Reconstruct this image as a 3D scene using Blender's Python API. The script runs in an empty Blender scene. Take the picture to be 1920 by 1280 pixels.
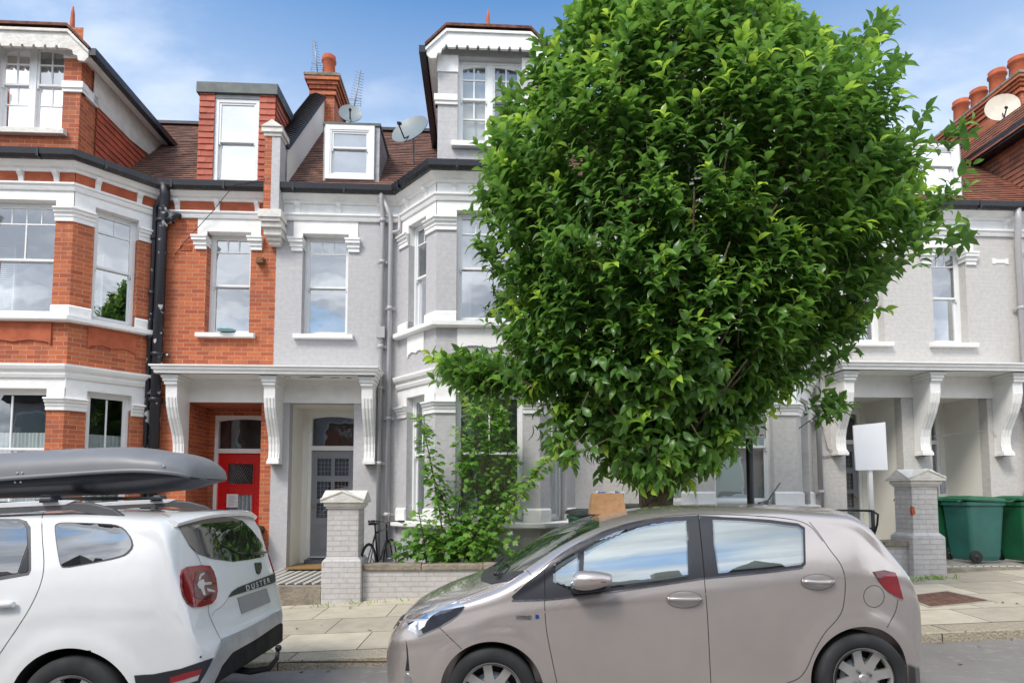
import bpy, bmesh, math, random
import numpy as np
from mathutils import Vector, Matrix
from mathutils.geometry import delaunay_2d_cdt
from mathutils.bvhtree import BVHTree
random.seed(7); rng = np.random.default_rng(7)
R = math.radians; PI = math.pi
SC = bpy.context.scene; COL = SC.collection

# ------------------------------------------------------------ camera, sky, sun, exposure
FPX = 1150.0; PITCH = R(3.8); HZ = 930.0; CYP = HZ - FPX*math.tan(PITCH)
CAM = Vector((0, 0, 1.62))
cam = bpy.data.cameras.new('camera'); cam_o = bpy.data.objects.new('camera', cam); COL.objects.link(cam_o)
cam_o.location = CAM; cam_o.rotation_euler = (R(90)+PITCH, 0, 0)
cam.sensor_width = 36; cam.lens = FPX/1920*36; cam.shift_y = (CYP-640)/1920
cam.clip_start = .05; cam.clip_end = 5000
SC.camera = cam_o
SUN_EL, SUN_AZ = R(50), R(215)      # azimuth from +Y clockwise: behind the camera, to its left
SC.view_settings.view_transform = 'Standard'; SC.view_settings.look = 'None'
SC.view_settings.exposure = 0.7; SC.view_settings.gamma = 1; SC.view_settings.use_curve_mapping = False
W = bpy.data.worlds.new('World'); SC.world = W; W.use_nodes = True
def world():
    nt = W.node_tree; N = nt.nodes; L = nt.links; N.clear()
    out = N.new('ShaderNodeOutputWorld'); bg = N.new('ShaderNodeBackground'); bg.inputs[1].default_value = .115
    sky = N.new('ShaderNodeTexSky'); sky.sky_type = 'NISHITA'; sky.sun_disc = False
    sky.sun_elevation = SUN_EL; sky.sun_rotation = SUN_AZ; sky.air_density = 1.3; sky.dust_density = .4; sky.ozone_density = 2.2
    tc = N.new('ShaderNodeTexCoord'); sep = N.new('ShaderNodeSeparateXYZ'); L.new(tc.outputs['Generated'], sep.inputs[0])
    a = N.new('ShaderNodeMath'); a.operation = 'ADD'; a.inputs[1].default_value = .22; L.new(sep.outputs[2], a.inputs[0])
    mx = N.new('ShaderNodeMath'); mx.operation = 'MAXIMUM'; mx.inputs[1].default_value = .08; L.new(a.outputs[0], mx.inputs[0])
    dx = N.new('ShaderNodeMath'); dx.operation = 'DIVIDE'; L.new(sep.outputs[0], dx.inputs[0]); L.new(mx.outputs[0], dx.inputs[1])
    dy = N.new('ShaderNodeMath'); dy.operation = 'DIVIDE'; L.new(sep.outputs[1], dy.inputs[0]); L.new(mx.outputs[0], dy.inputs[1])
    cb = N.new('ShaderNodeCombineXYZ'); L.new(dx.outputs[0], cb.inputs[0]); L.new(dy.outputs[0], cb.inputs[1])
    def noise(scale, det, lo, hi, off):
        mp = N.new('ShaderNodeMapping'); mp.inputs['Location'].default_value = off; mp.inputs['Scale'].default_value = (1, 1.7, 1); L.new(cb.outputs[0], mp.inputs[0])
        n = N.new('ShaderNodeTexNoise'); n.inputs['Scale'].default_value = scale; n.inputs['Detail'].default_value = det
        n.inputs['Roughness'].default_value = .55; L.new(mp.outputs[0], n.inputs['Vector'])
        r = N.new('ShaderNodeMapRange'); r.interpolation_type = 'SMOOTHSTEP'; r.inputs[1].default_value = lo; r.inputs[2].default_value = hi
        L.new(n.outputs[0], r.inputs[0]); return r.outputs[0]
    thin = noise(1.9, 7, .44, .66, (3.1, .4, 0))
    thick = noise(.9, 7, .30, .50, (8.3, 5.2, 0)); tone = noise(2.1, 6, .35, .66, (1.3, 9.2, 0))
    # heavier cloud towards the street side behind the camera, thin veil in front
    back = N.new('ShaderNodeMapRange'); back.interpolation_type = 'SMOOTHSTEP'; back.inputs[1].default_value = .25; back.inputs[2].default_value = -.5
    L.new(sep.outputs[1], back.inputs[0])
    m2 = N.new('ShaderNodeMath'); m2.operation = 'MULTIPLY'; L.new(thick, m2.inputs[0]); L.new(back.outputs[0], m2.inputs[1])
    m1 = N.new('ShaderNodeMath'); m1.operation = 'MULTIPLY'; m1.inputs[1].default_value = .34; L.new(thin, m1.inputs[0])
    # pale haze low in the sky
    hz = N.new('ShaderNodeMapRange'); hz.inputs[1].default_value = .67; hz.inputs[2].default_value = .47; hz.inputs[3].default_value = 0; hz.inputs[4].default_value = .42; L.new(sep.outputs[2], hz.inputs[0])
    mm = N.new('ShaderNodeMath'); mm.operation = 'ADD'; mm.use_clamp = True; L.new(m1.outputs[0], mm.inputs[0]); L.new(m2.outputs[0], mm.inputs[1])
    m3 = N.new('ShaderNodeMath'); m3.operation = 'ADD'; m3.use_clamp = True; L.new(mm.outputs[0], m3.inputs[0]); L.new(hz.outputs[0], m3.inputs[1])
    mix = N.new('ShaderNodeMix'); mix.data_type = 'RGBA'; L.new(m3.outputs[0], mix.inputs[0])
    boost = N.new('ShaderNodeMix'); boost.data_type = 'RGBA'; boost.blend_type = 'MULTIPLY'; boost.inputs[0].default_value = 1
    L.new(sky.outputs[0], boost.inputs[6]); boost.inputs[7].default_value = (.50, .93, 1.2, 1)
    L.new(boost.outputs[2], mix.inputs[6]); cc = N.new('ShaderNodeMix'); cc.data_type = 'RGBA'; tm = N.new('ShaderNodeMath'); tm.operation = 'MULTIPLY'; L.new(tone, tm.inputs[0]); L.new(back.outputs[0], tm.inputs[1]); L.new(tm.outputs[0], cc.inputs[0])
    cc.inputs[6].default_value = (6.3, 6.6, 7.0, 1); cc.inputs[7].default_value = (3.0, 3.3, 3.8, 1); L.new(cc.outputs[2], mix.inputs[7])
    fs_ = N.new('ShaderNodeMath'); fs_.operation = 'MULTIPLY_ADD'; fs_.inputs[1].default_value = .075; fs_.inputs[2].default_value = .112; L.new(back.outputs[0], fs_.inputs[0]); L.new(fs_.outputs[0], bg.inputs[1])  # sky brightened behind the camera, added as fill light
    L.new(mix.outputs[2], bg.inputs[0]); L.new(bg.outputs[0], out.inputs[0])
world()
sl = bpy.data.lights.new('sun', 'SUN'); sl.energy = 1.9; sl.angle = R(16); sl.color = (1, .93, .84)
so = bpy.data.objects.new('sun', sl); COL.objects.link(so)
sd = Vector((math.sin(SUN_AZ)*math.cos(SUN_EL), math.cos(SUN_AZ)*math.cos(SUN_EL), math.sin(SUN_EL)))
so.rotation_euler = sd.to_track_quat('Z', 'Y').to_euler(); so.location = sd*40

# ------------------------------------------------------------ helpers
def ray(px, py):
    xn = (px-960)/FPX; yn = -(py-CYP)/FPX
    return Vector((xn, math.cos(PITCH)-yn*math.sin(PITCH), math.sin(PITCH)+yn*math.cos(PITCH))).normalized()
TH = R(3); ORG = Vector((-3.2, 10.9, 0)); TT = Vector((math.cos(TH), math.sin(TH), 0)); NN = Vector((math.sin(TH), -math.cos(TH), 0))
def hit(px, py, d=0.):                     # a point of the terrace (s along it, z up) on the plane d metres in front of the facade
    q = ORG+NN*d; r = ray(px, py); t = (q-CAM).dot(NN)/r.dot(NN); p = CAM+r*t
    return (p-ORG).dot(TT)-3.2, p.z
def street(s, d, z): return ORG+TT*(s+3.2)+NN*d+Vector((0, 0, z))
def at(px, py, Y): r = ray(px, py); return CAM+r*(Y/r.y)
def gz(x, y=None):                         # height of the road / pavement at a world point: the street climbs to the right
    z = .0386*max(-45, min(45, x))
    if y is not None and y > 6.1: z += .1+.03*(min(y, 9.2)-6.1)
    return z

ORGS = {}
def root_of(o):
    while o.parent: o = o.parent
    return o
def tag(o, label=None, cat=None, group=None, kind=None):
    if label: o['label'] = label
    if cat: o['category'] = cat
    if group: o['group'] = group
    if kind: o['kind'] = kind
    return o
def thing(name, label, cat, loc, rz=0., group=None, org=None, rot=None):
    o = bpy.data.objects.new(name, None); COL.objects.link(o); o.empty_display_size = .2
    o.location = loc; o.rotation_euler = rot or (0, 0, rz); ORGS[o.name] = Vector(org) if org else Vector((0, 0, 0))
    return tag(o, label, cat, group)
def sthing(name, label, cat, s, d, z, group=None):     # a thing in the terrace's own frame
    return thing(name, label, cat, street(s, d, z), TH, group, org=(s, -d, z))
def copy_tree(o, parent=None):
    c = o.copy(); COL.objects.link(c); c.parent = parent
    if parent is None: ORGS[c.name] = ORGS.get(o.name, Vector((0, 0, 0)))
    for ch in list(o.children): copy_tree(ch, c)
    return c

PENDING = []      # meshes whose material is defined further down
class MB:
    def __init__(s): s.v = []; s.f = []; s.sm = []
    def add(s, vs, fs, smooth=False):
        n = len(s.v); s.v += [tuple(v) for v in vs]; s.f += [tuple(i+n for i in f) for f in fs]; s.sm += [smooth]*len(fs); return s
    def box(s, x0, x1, y0, y1, z0, z1):
        if x0 > x1: x0, x1 = x1, x0
        if y0 > y1: y0, y1 = y1, y0
        return s.hexa([(x0, y0, z0), (x1, y0, z0), (x1, y1, z0), (x0, y1, z0), (x0, y0, z1), (x1, y0, z1), (x1, y1, z1), (x0, y1, z1)])
    def hexa(s, v): return s.add(v, [(0, 3, 2, 1), (4, 5, 6, 7), (0, 1, 5, 4), (1, 2, 6, 5), (2, 3, 7, 6), (3, 0, 4, 7)])
    def prism(s, poly, f, a, b, smooth=False):     # poly of (p,q) extruded from a to b; f(p,q,w) -> xyz
        n = len(poly); v = [f(p, q, a) for p, q in poly]+[f(p, q, b) for p, q in poly]
        s.add(v, [tuple(range(n-1, -1, -1)), tuple(range(n, 2*n))]); k = len(s.v)-2*n
        for i in range(n):
            j = (i+1) % n; s.f.append((k+i, k+j, k+n+j, k+n+i)); s.sm.append(smooth)
        return s
    def sweep(s, prof, path):                      # profile (out, z) swept along a plan path, mitred, outward = right of travel
        n = len(prof); rows = []
        P = [Vector(p).to_2d() if len(p) == 2 else Vector(p[:2]) for p in path]
        for i, p in enumerate(P):
            ds = []
            if i > 0: ds.append((P[i]-P[i-1]).normalized())
            if i < len(P)-1: ds.append((P[i+1]-P[i]).normalized())
            ns = [Vector((d.y, -d.x)) for d in ds]
            m = ns[0] if len(ns) == 1 else (ns[0]+ns[1])/(1+ns[0].dot(ns[1]))
            rows.append([(p.x+m.x*o, p.y+m.y*o, z) for o, z in prof])
        k = len(s.v)
        s.add([q for r in rows for q in r], [])
        for i in range(len(P)-1):
            for j in range(n):
                j2 = (j+1) % n; s.f.append((k+i*n+j, k+i*n+j2, k+(i+1)*n+j2, k+(i+1)*n+j)); s.sm.append(False)
        s.f.append(tuple(k+j for j in range(n-1, -1, -1))); s.sm.append(False)
        e = k+(len(P)-1)*n; s.f.append(tuple(e+j for j in range(n))); s.sm.append(False)
        return s
    def tube(s, pts, r, n=10, caps=True):
        P = [Vector(p) for p in pts]; rr = r if isinstance(r, (list, tuple)) else [r]*len(P)
        up = Vector((0, 0, 1)); k = len(s.v); prev = None
        for i, p in enumerate(P):
            d = (P[min(i+1, len(P)-1)]-P[max(i-1, 0)]).normalized()
            if prev is None: a = d.cross(up if abs(d.z) < .9 else Vector((1, 0, 0))).normalized()
            else: a = (prev-d*prev.dot(d)).normalized()
            b = d.cross(a); prev = a
            s.v += [tuple(p+(a*math.cos(2*PI*j/n)+b*math.sin(2*PI*j/n))*rr[i]) for j in range(n)]
        for i in range(len(P)-1):
            for j in range(n):
                j2 = (j+1) % n; s.f.append((k+i*n+j, k+i*n+j2, k+(i+1)*n+j2, k+(i+1)*n+j)); s.sm.append(True)
        if caps:
            s.f.append(tuple(k+j for j in range(n-1, -1, -1))); s.sm.append(False)
            e = k+(len(P)-1)*n; s.f.append(tuple(e+j for j in range(n))); s.sm.append(False)
        return s
    def lathe(s, prof, c, axis='z', n=32, cap=True):   # prof of (r, h)
        k = len(s.v); c = Vector(c)
        for r, h in prof:
            for j in range(n):
                a = 2*PI*j/n; p = (r*math.cos(a), r*math.sin(a), h)
                if axis == 'y': p = (p[0], h, p[1])
                if axis == 'x': p = (h, p[0], p[1])
                s.v.append((c.x+p[0], c.y+p[1], c.z+p[2]))
        for i in range(len(prof)-1):
            for j in range(n):
                j2 = (j+1) % n; s.f.append((k+i*n+j, k+i*n+j2, k+(i+1)*n+j2, k+(i+1)*n+j)); s.sm.append(True)
        if cap:
            for i in (0, len(prof)-1):
                if prof[i][0] > 1e-4: s.f.append(tuple(k+i*n+j for j in range(n))); s.sm.append(False)
        return s
    def build(s, name, mat, parent=None, bevel=0, sharp=None, fix=True, uv=True):
        me = bpy.data.meshes.new(name); og = ORGS.get(root_of(parent).name, Vector((0, 0, 0))) if parent else Vector((0, 0, 0))
        me.from_pydata([(v[0]-og.x, v[1]-og.y, v[2]-og.z) for v in s.v], [], s.f)
        me.polygons.foreach_set('use_smooth', s.sm)
        if fix:
            bm = bmesh.new(); bm.from_mesh(me); bmesh.ops.recalc_face_normals(bm, faces=bm.faces); bm.to_mesh(me); bm.free()
        if uv: box_uv(me, og)
        me.update(); o = bpy.data.objects.new(name, me); COL.objects.link(o)
        if mat in M: me.materials.append(M[mat])
        else: PENDING.append((me, mat))
        if parent: o.parent = parent
        if sharp: me.set_sharp_from_angle(angle=R(sharp))
        if bevel:
            b = o.modifiers.new('bevel', 'BEVEL'); b.width = bevel; b.segments = 2; b.limit_method = 'ANGLE'; b.angle_limit = R(50)
        return o
def box_uv(me, og):
    uvl = me.uv_layers.new(name='UVMap'); Z = Vector((0, 0, 1)); vs = [v.co+og for v in me.vertices]
    for p in me.polygons:
        n = p.normal
        t = Vector((1, 0, 0)) if abs(n.z) > .98 else Z.cross(n).normalized()
        b = n.cross(t)
        if n.z < -.98: b = Vector((0, 1, 0))
        for li in p.loop_indices:
            c = vs[me.loops[li].vertex_index]; uvl.data[li].uv = (c.dot(t), c.dot(b))

# ------------------------------------------------------------ materials
M = {}
def nodes(name):
    m = bpy.data.materials.new(name); m.use_nodes = True; M[name] = m
    return m, m.node_tree.nodes, m.node_tree.links, m.node_tree.nodes['Principled BSDF']
def mixc(N, L, fac, a, b, blend='MIX'):
    x = N.new('ShaderNodeMix'); x.data_type = 'RGBA'; x.blend_type = blend
    for sck, v in ((x.inputs[0], fac), (x.inputs[6], a), (x.inputs[7], b)):
        if isinstance(v, bpy.types.NodeSocket): L.new(v, sck)
        else: sck.default_value = v if not isinstance(v, tuple) else (*v[:3], 1)
    return x.outputs[2]
def nz(N, L, vec, scale, det=4, lo=.3, hi=.7, rough=.55):
    n = N.new('ShaderNodeTexNoise'); n.inputs['Scale'].default_value = scale; n.inputs['Detail'].default_value = det; n.inputs['Roughness'].default_value = rough
    L.new(vec, n.inputs['Vector']); r = N.new('ShaderNodeMapRange'); r.inputs[1].default_value = lo; r.inputs[2].default_value = hi; L.new(n.outputs[0], r.inputs[0]); return r.outputs[0]
def bump(N, L, B, h, dist, strength=1., prev=None):
    b = N.new('ShaderNodeBump'); b.inputs['Distance'].default_value = dist; b.inputs['Strength'].default_value = strength
    L.new(h, b.inputs['Height'])
    if prev: L.new(prev, b.inputs['Normal'])
    L.new(b.outputs[0], B.inputs['Normal']); return b.outputs[0]
def plain(name, col, rough=.6, metal=0, var=.12, scale=6, bmp=.0, bscale=40, coat=0, col2=None, lo=.3, hi=.7, spec=.5):
    m, N, L, B = nodes(name); tc = N.new('ShaderNodeTexCoord').outputs['Object']
    f = nz(N, L, tc, scale, 5, lo, hi); c2 = col2 or tuple(c*(1-var*2.2) for c in col)
    L.new(mixc(N, L, f, c2, col), B.inputs['Base Color'])
    r = N.new('ShaderNodeMapRange'); r.inputs[3].default_value = min(1, rough*1.15); r.inputs[4].default_value = rough*.85; L.new(f, r.inputs[0]); L.new(r.outputs[0], B.inputs['Roughness'])
    B.inputs['Metallic'].default_value = metal; B.inputs['Coat Weight'].default_value = coat; B.inputs['Coat Roughness'].default_value = .03
    B.inputs['Specular IOR Level'].default_value = spec
    if bmp: bump(N, L, B, nz(N, L, tc, bscale, 4), bmp)
    return m
def brick(name, c1, c2, mort, bw=.225, rh=.075, ms=.006, depth=.004, rough=.8, off=.5, stain=.25, mvar=None, bias=0., stcol=(.12, .07, .05)):
    m, N, L, B = nodes(name); t = N.new('ShaderNodeTexCoord'); uv = t.outputs['UV']; ob = t.outputs['Object']
    wob = N.new('ShaderNodeVectorMath'); wob.operation = 'MULTIPLY_ADD'; n0 = N.new('ShaderNodeTexNoise'); n0.inputs['Scale'].default_value = 9; L.new(ob, n0.inputs['Vector'])
    L.new(n0.outputs['Color'], wob.inputs[0]); wob.inputs[1].default_value = (.006, .006, 0); L.new(uv, wob.inputs[2])
    b = N.new('ShaderNodeTexBrick'); b.offset = off; L.new(wob.outputs[0], b.inputs['Vector'])
    for k, v in (('Scale', 1), ('Mortar Size', ms), ('Mortar Smooth', .25), ('Bias', bias), ('Brick Width', bw), ('Row Height', rh)): b.inputs[k].default_value = v
    b.inputs['Color1'].default_value = (*c1, 1); b.inputs['Color2'].default_value = (*c2, 1); b.inputs['Mortar'].default_value = (*mort, 1)
    f = nz(N, L, ob, 2.2, 6, .45, .75); g = nz(N, L, ob, 14, 4, .25, .75)
    c = mixc(N, L, g, b.outputs['Color'], mixc(N, L, .82, (0, 0, 0), b.outputs['Color']))
    smp = N.new('ShaderNodeMapping'); smp.inputs['Scale'].default_value = (7, 7, .55); L.new(ob, smp.inputs[0]); stk = nz(N, L, smp.outputs[0], 1, 5, .56, .78)
    fm = N.new('ShaderNodeMath'); fm.operation = 'MAXIMUM'; L.new(f, fm.inputs[0]); L.new(stk, fm.inputs[1]); f = fm.outputs[0]
    sm = N.new('ShaderNodeMath'); sm.operation = 'MULTIPLY'; sm.inputs[1].default_value = stain; L.new(f, sm.inputs[0])
    L.new(mixc(N, L, sm.outputs[0], c, stcol), B.inputs['Base Color']); B.inputs['Roughness'].default_value = rough
    inv = N.new('ShaderNodeMath'); inv.operation = 'SUBTRACT'; inv.inputs[0].default_value = 1; L.new(b.outputs['Fac'], inv.inputs[1])
    p = bump(N, L, B, inv.outputs[0], depth, .9); 'grey' in name or bump(N, L, B, nz(N, L, ob, 55, 4), .002, .6, p)
    return m
brick('red_brick', (.58, .155, .052), (.38, .08, .032), (.60, .37, .25), ms=.0045, stain=.5, stcol=(.16, .075, .05))
brick('grey_brick', (.52, .51, .52), (.51, .50, .51), (.50, .49, .50), ms=.005, depth=.0012, stain=.07, stcol=(.3, .28, .26), rough=.6)
brick('warm_grey_brick', (.60, .58, .555), (.585, .565, .54), (.575, .555, .53), ms=.006, depth=.0016, stain=.08, stcol=(.3, .27, .22), rough=.65)
brick('rough_painted_brick', (.60, .575, .57), (.55, .53, .525), (.50, .475, .46), ms=.007, depth=.008, stain=.3, stcol=(.3, .27, .22), rough=.75)
brick('stock_brick', (.42, .20, .09), (.30, .13, .06), (.35, .25, .17), stain=.4)
plain('white_paint', (.86, .855, .84), .5, var=.045, scale=5, bmp=.002, bscale=30)
plain('cream_paint', (.82, .80, .74), .6, var=.03, scale=2, bmp=.002, bscale=25)
plain('sash_white', (.78, .79, .79), .35, var=.02)
plain('aged_white', (.74, .71, .66), .6, var=.1, scale=7, bmp=.004, bscale=22)
plain('terracotta', (.50, .115, .045), .75, var=.15, scale=5, bmp=.003, bscale=50)
plain('black_gloss', (.012, .013, .02), .28, var=.2)
plain('black_peeling', (.6, .6, .6), .4, col2=(.014, .015, .022), lo=.60, hi=.64, scale=5)
plain('grey_gloss', (.44, .43, .44), .35, var=.05)
plain('lead', (.16, .175, .19), .5, .3, var=.15, scale=4, bmp=.004, bscale=8)
plain('pale_lead', (.36, .37, .39), .5, .1, var=.12, scale=4, bmp=.004, bscale=8)
plain('zinc', (.30, .33, .36), .42, .4, var=.1)
plain('stone', (.40, .36, .29), .85, var=.2, scale=5, bmp=.006, bscale=30)
plain('coping_stone', (.36, .31, .24), .9, var=.25, scale=4, bmp=.01, bscale=25)
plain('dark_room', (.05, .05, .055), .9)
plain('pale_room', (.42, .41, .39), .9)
plain('white_cloth', (.78, .78, .78), .9, var=.04)
plain('blind', (.66, .65, .63), .9, var=.02)
plain('red_gloss', (.62, .008, .006), .3, var=.05)
plain('door_grey', (.26, .27, .295), .42, var=.05)
plain('brass', (.55, .35, .12), .35, .9)
plain('peeled', (.20, .10, .04), .9, var=.3, scale=30)
plain('opposite_brick', (.30, .15, .09), .85, var=.2)
plain('opposite_roof', (.09, .07, .065), .8, var=.2)
plain('iron', (.02, .022, .024), .45, .2)
plain('slate_dark', (.035, .03, .03), .55, var=.2, bmp=.004, bscale=12)
def tilemat(name, a, b, c):
    m, N, L, B = nodes(name); t = N.new('ShaderNodeTexCoord'); ob = t.outputs['Object']
    at_ = N.new('ShaderNodeAttribute'); at_.attribute_name = 'tint'
    col = mixc(N, L, at_.outputs['Fac'], a, b); f = nz(N, L, ob, 1.8, 6, .4, .7)
    L.new(mixc(N, L, f, col, mixc(N, L, .55, col, c)), B.inputs['Base Color']); B.inputs['Roughness'].default_value = .85
    bump(N, L, B, nz(N, L, ob, 60, 4), .002)
tilemat('roof_tile', (.27, .135, .10), (.13, .075, .06), (.09, .07, .055))
tilemat('red_roof_tile', (.33, .125, .075), (.18, .08, .055), (.13, .08, .05))
tilemat('hung_tile', (.47, .10, .05), (.33, .07, .04), (.25, .06, .04))
tilemat('pink_tile', (.50, .14, .09), (.36, .095, .065), (.3, .09, .06))
def glass(name, refl, tint=(.75, .8, .8)):
    m, N, L, B = nodes(name); N.remove(B); out = [n for n in N if n.type == 'OUTPUT_MATERIAL'][0]
    tr = N.new('ShaderNodeBsdfTransparent'); tr.inputs[0].default_value = (*tint, 1); gl = N.new('ShaderNodeBsdfGlossy'); gl.inputs['Roughness'].default_value = .0
    gl.inputs[0].default_value = (.95, .97, 1, 1)
    tc = N.new('ShaderNodeTexCoord').outputs['Object']; bp = N.new('ShaderNodeBump'); bp.inputs['Distance'].default_value = .004; bp.inputs['Strength'].default_value = .35
    L.new(nz(N, L, tc, 1.6, 2), bp.inputs['Height']); L.new(bp.outputs[0], gl.inputs['Normal'])
    lw = N.new('ShaderNodeFresnel'); lw.inputs[0].default_value = 1.5; mr = N.new('ShaderNodeMapRange'); mr.inputs[3].default_value = refl; mr.inputs[4].default_value = 1
    L.new(lw.outputs[0], mr.inputs[0]); mx = N.new('ShaderNodeMixShader'); L.new(mr.outputs[0], mx.inputs[0]); L.new(tr.outputs[0], mx.inputs[1]); L.new(gl.outputs[0], mx.inputs[2]); L.new(mx.outputs[0], out.inputs[0])
glass('window_glass', .34); glass('low_glass', .10); glass('sky_glass', .55)
def ground_mats():
    m, N, L, B = nodes('asphalt'); ob = N.new('ShaderNodeTexCoord').outputs['Object']
    f = nz(N, L, ob, 1.1, 6, .35, .7); g = nz(N, L, ob, 160, 3, .3, .7); h = nz(N, L, ob, 9, 5, .55, .8)
    c = mixc(N, L, f, (.24, .225, .21), (.33, .31, .285)); c = mixc(N, L, g, c, mixc(N, L, .6, (.02, .02, .02), c))
    L.new(mixc(N, L, h, c, (.34, .31, .27)), B.inputs['Base Color']); B.inputs['Roughness'].default_value = .9
    bump(N, L, B, g, .004)
    m, N, L, B = nodes('flagstone'); t = N.new('ShaderNodeTexCoord'); uv = t.outputs['UV']; ob = t.outputs['Object']
    b = N.new('ShaderNodeTexBrick'); b.offset = .42; mp = N.new('ShaderNodeMapping'); mp.inputs['Location'].default_value = (.25, -6.42, 0); L.new(uv, mp.inputs[0])
    wv = N.new('ShaderNodeVectorMath'); wv.operation = 'MULTIPLY_ADD'; n0 = N.new('ShaderNodeTexNoise'); n0.inputs['Scale'].default_value = 5; L.new(ob, n0.inputs['Vector'])
    L.new(n0.outputs['Color'], wv.inputs[0]); wv.inputs[1].default_value = (.012, .012, 0); L.new(mp.outputs[0], wv.inputs[2]); L.new(wv.outputs[0], b.inputs['Vector'])
    for k, v in (('Scale', 1), ('Mortar Size', .006), ('Mortar Smooth', .2), ('Brick Width', .95), ('Row Height', .76)): b.inputs[k].default_value = v
    b.inputs['Color1'].default_value = (.53, .47, .37, 1); b.inputs['Color2'].default_value = (.38, .335, .26, 1); b.inputs['Mortar'].default_value = (.07, .06, .035, 1)
    f = nz(N, L, ob, 3.5, 8, .4, .75, .65); g = nz(N, L, ob, 70, 4); w = nz(N, L, ob, 11, 7, .66, .72, .7)
    c = mixc(N, L, f, b.outputs['Color'], mixc(N, L, .72, (.06, .05, .03), b.outputs['Color'])); c = mixc(N, L, w, c, (.5, .47, .41))
    L.new(c, B.inputs['Base Color']); B.inputs['Roughness'].default_value = .88
    inv = N.new('ShaderNodeMath'); inv.operation = 'SUBTRACT'; inv.inputs[0].default_value = 1; L.new(b.outputs['Fac'], inv.inputs[1])
    p = bump(N, L, B, inv.outputs[0], .006); bump(N, L, B, g, .003, .7, p)
    m, N, L, B = nodes('kerb_granite'); t = N.new('ShaderNodeTexCoord'); ob = t.outputs['Object']; uv = t.outputs['UV']
    b = N.new('ShaderNodeTexBrick'); L.new(uv, b.inputs['Vector']); b.offset = 0
    for k, v in (('Scale', 1), ('Mortar Size', .008), ('Brick Width', 1.1), ('Row Height', 40)): b.inputs[k].default_value = v
    b.inputs['Color1'].default_value = (.46, .40, .30, 1); b.inputs['Color2'].default_value = (.40, .345, .26, 1); b.inputs['Mortar'].default_value = (.09, .075, .05, 1)
    g = nz(N, L, ob, 45, 5, .35, .65); L.new(mixc(N, L, g, b.outputs['Color'], mixc(N, L, .6, (.05, .04, .03), b.outputs['Color'])), B.inputs['Base Color']); B.inputs['Roughness'].default_value = .9
    bump(N, L, B, g, .006)
    m, N, L, B = nodes('checker_tiles'); t = N.new('ShaderNodeTexCoord'); mp = N.new('ShaderNodeMapping'); mp.inputs['Rotation'].default_value = (0, 0, R(45)); L.new(t.outputs['UV'], mp.inputs[0])
    ck = N.new('ShaderNodeTexChecker'); ck.inputs['Scale'].default_value = 11; L.new(mp.outputs[0], ck.inputs[0])
    ck.inputs[1].default_value = (.03, .028, .03, 1); ck.inputs[2].default_value = (.62, .6, .54, 1); L.new(ck.outputs[0], B.inputs['Base Color']); B.inputs['Roughness'].default_value = .4
    m, N, L, B = nodes('soil'); ob = N.new('ShaderNodeTexCoord').outputs['Object']
    L.new(mixc(N, L, nz(N, L, ob, 8, 6), (.06, .045, .03), (.14, .12, .08)), B.inputs['Base Color']); B.inputs['Roughness'].default_value = 1
ground_mats()

# ------------------------------------------------------------ ground
KY = 6.14      # kerb line
KT = R(.9)
def ky(x): return KY+math.tan(KT)*(x+2)
def sheet(name, mat, xs, yfun, zfun):
    mb = MB(); rows = []
    for x in xs:
        rows.append([(x, y, zfun(x, y)) for y in yfun(x)])
    n = len(rows[0]); mb.add([p for r in rows for p in r], [(i*n+j, (i+1)*n+j, (i+1)*n+j+1, i*n+j+1) for i in range(len(rows)-1) for j in range(n-1)])
    o = mb.build(name, mat); return tag(o, kind='structure')
XS = [-1500, -200, -45]+[x*.5 for x in range(-80, 81)]+[45, 200, 1500]
sheet('ground', 'soil', XS, lambda x: [-1500, -100, -20, 30, 100, 1500], lambda x, y: gz(x)-.05)
def roadz(x, y):
    return gz(x)+.03*math.exp(-((y-2)/3.)**2)-.0
sheet('road', 'asphalt', [-300, -45]+[x*.5 for x in range(-80, 81)]+[45, 300], lambda x: [-3, -1, 1, 2.5, 4, 5, 5.6, ky(x)+.05], roadz)
def kerb():
    xs = [-40]+[x*.5 for x in range(-24, 31)]+[40]; mb = MB()
    prof = [(0, -.06), (0, .088), (.012, .1), (.30, .105), (.30, -.06)]
    rows = [[(x, ky(x)+o, gz(x)+z) for o, z in prof] for x in xs]; n = len(prof)
    mb.add([p for r in rows for p in r], [(i*n+j, (i+1)*n+j, (i+1)*n+(j+1) % n, i*n+(j+1) % n) for i in range(len(rows)-1) for j in range(n)])
    tag(mb.build('kerb', 'kerb_granite'), kind='structure')
kerb()
sheet('pavement', 'flagstone', [-40]+[x*.5 for x in range(-24, 31)]+[40], lambda x: [ky(x)+.3, ky(x)+1, ky(x)+2, 9.35+.052*(x+3.2), 9.6+.052*(x+3.2)], lambda x, y: gz(x)+.1+.03*(y-ky(x)))
sheet('opposite_pavement', 'flagstone', [-300, -40, 40, 300], lambda x: [-10, -2.6], lambda x, y: gz(x)+.1)
# garden ground behind the walls
def garden():
    mb = MB()
    for s0, s1, z in ((-12.5, -6.0, .0), (-2.25, 1.67, .20), (1.67, 5.55, .40), (10, 15, .5)):
        mb.box(s0, s1, -1.62, .05, z-.6, z+.0)
    o = mb.build('garden_soil', 'soil'); o.location = ORG-TT*(-3.2); o.rotation_euler = (0, 0, TH); o.location = street(0, 0, 0); tag(o, kind='structure')
garden()

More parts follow.
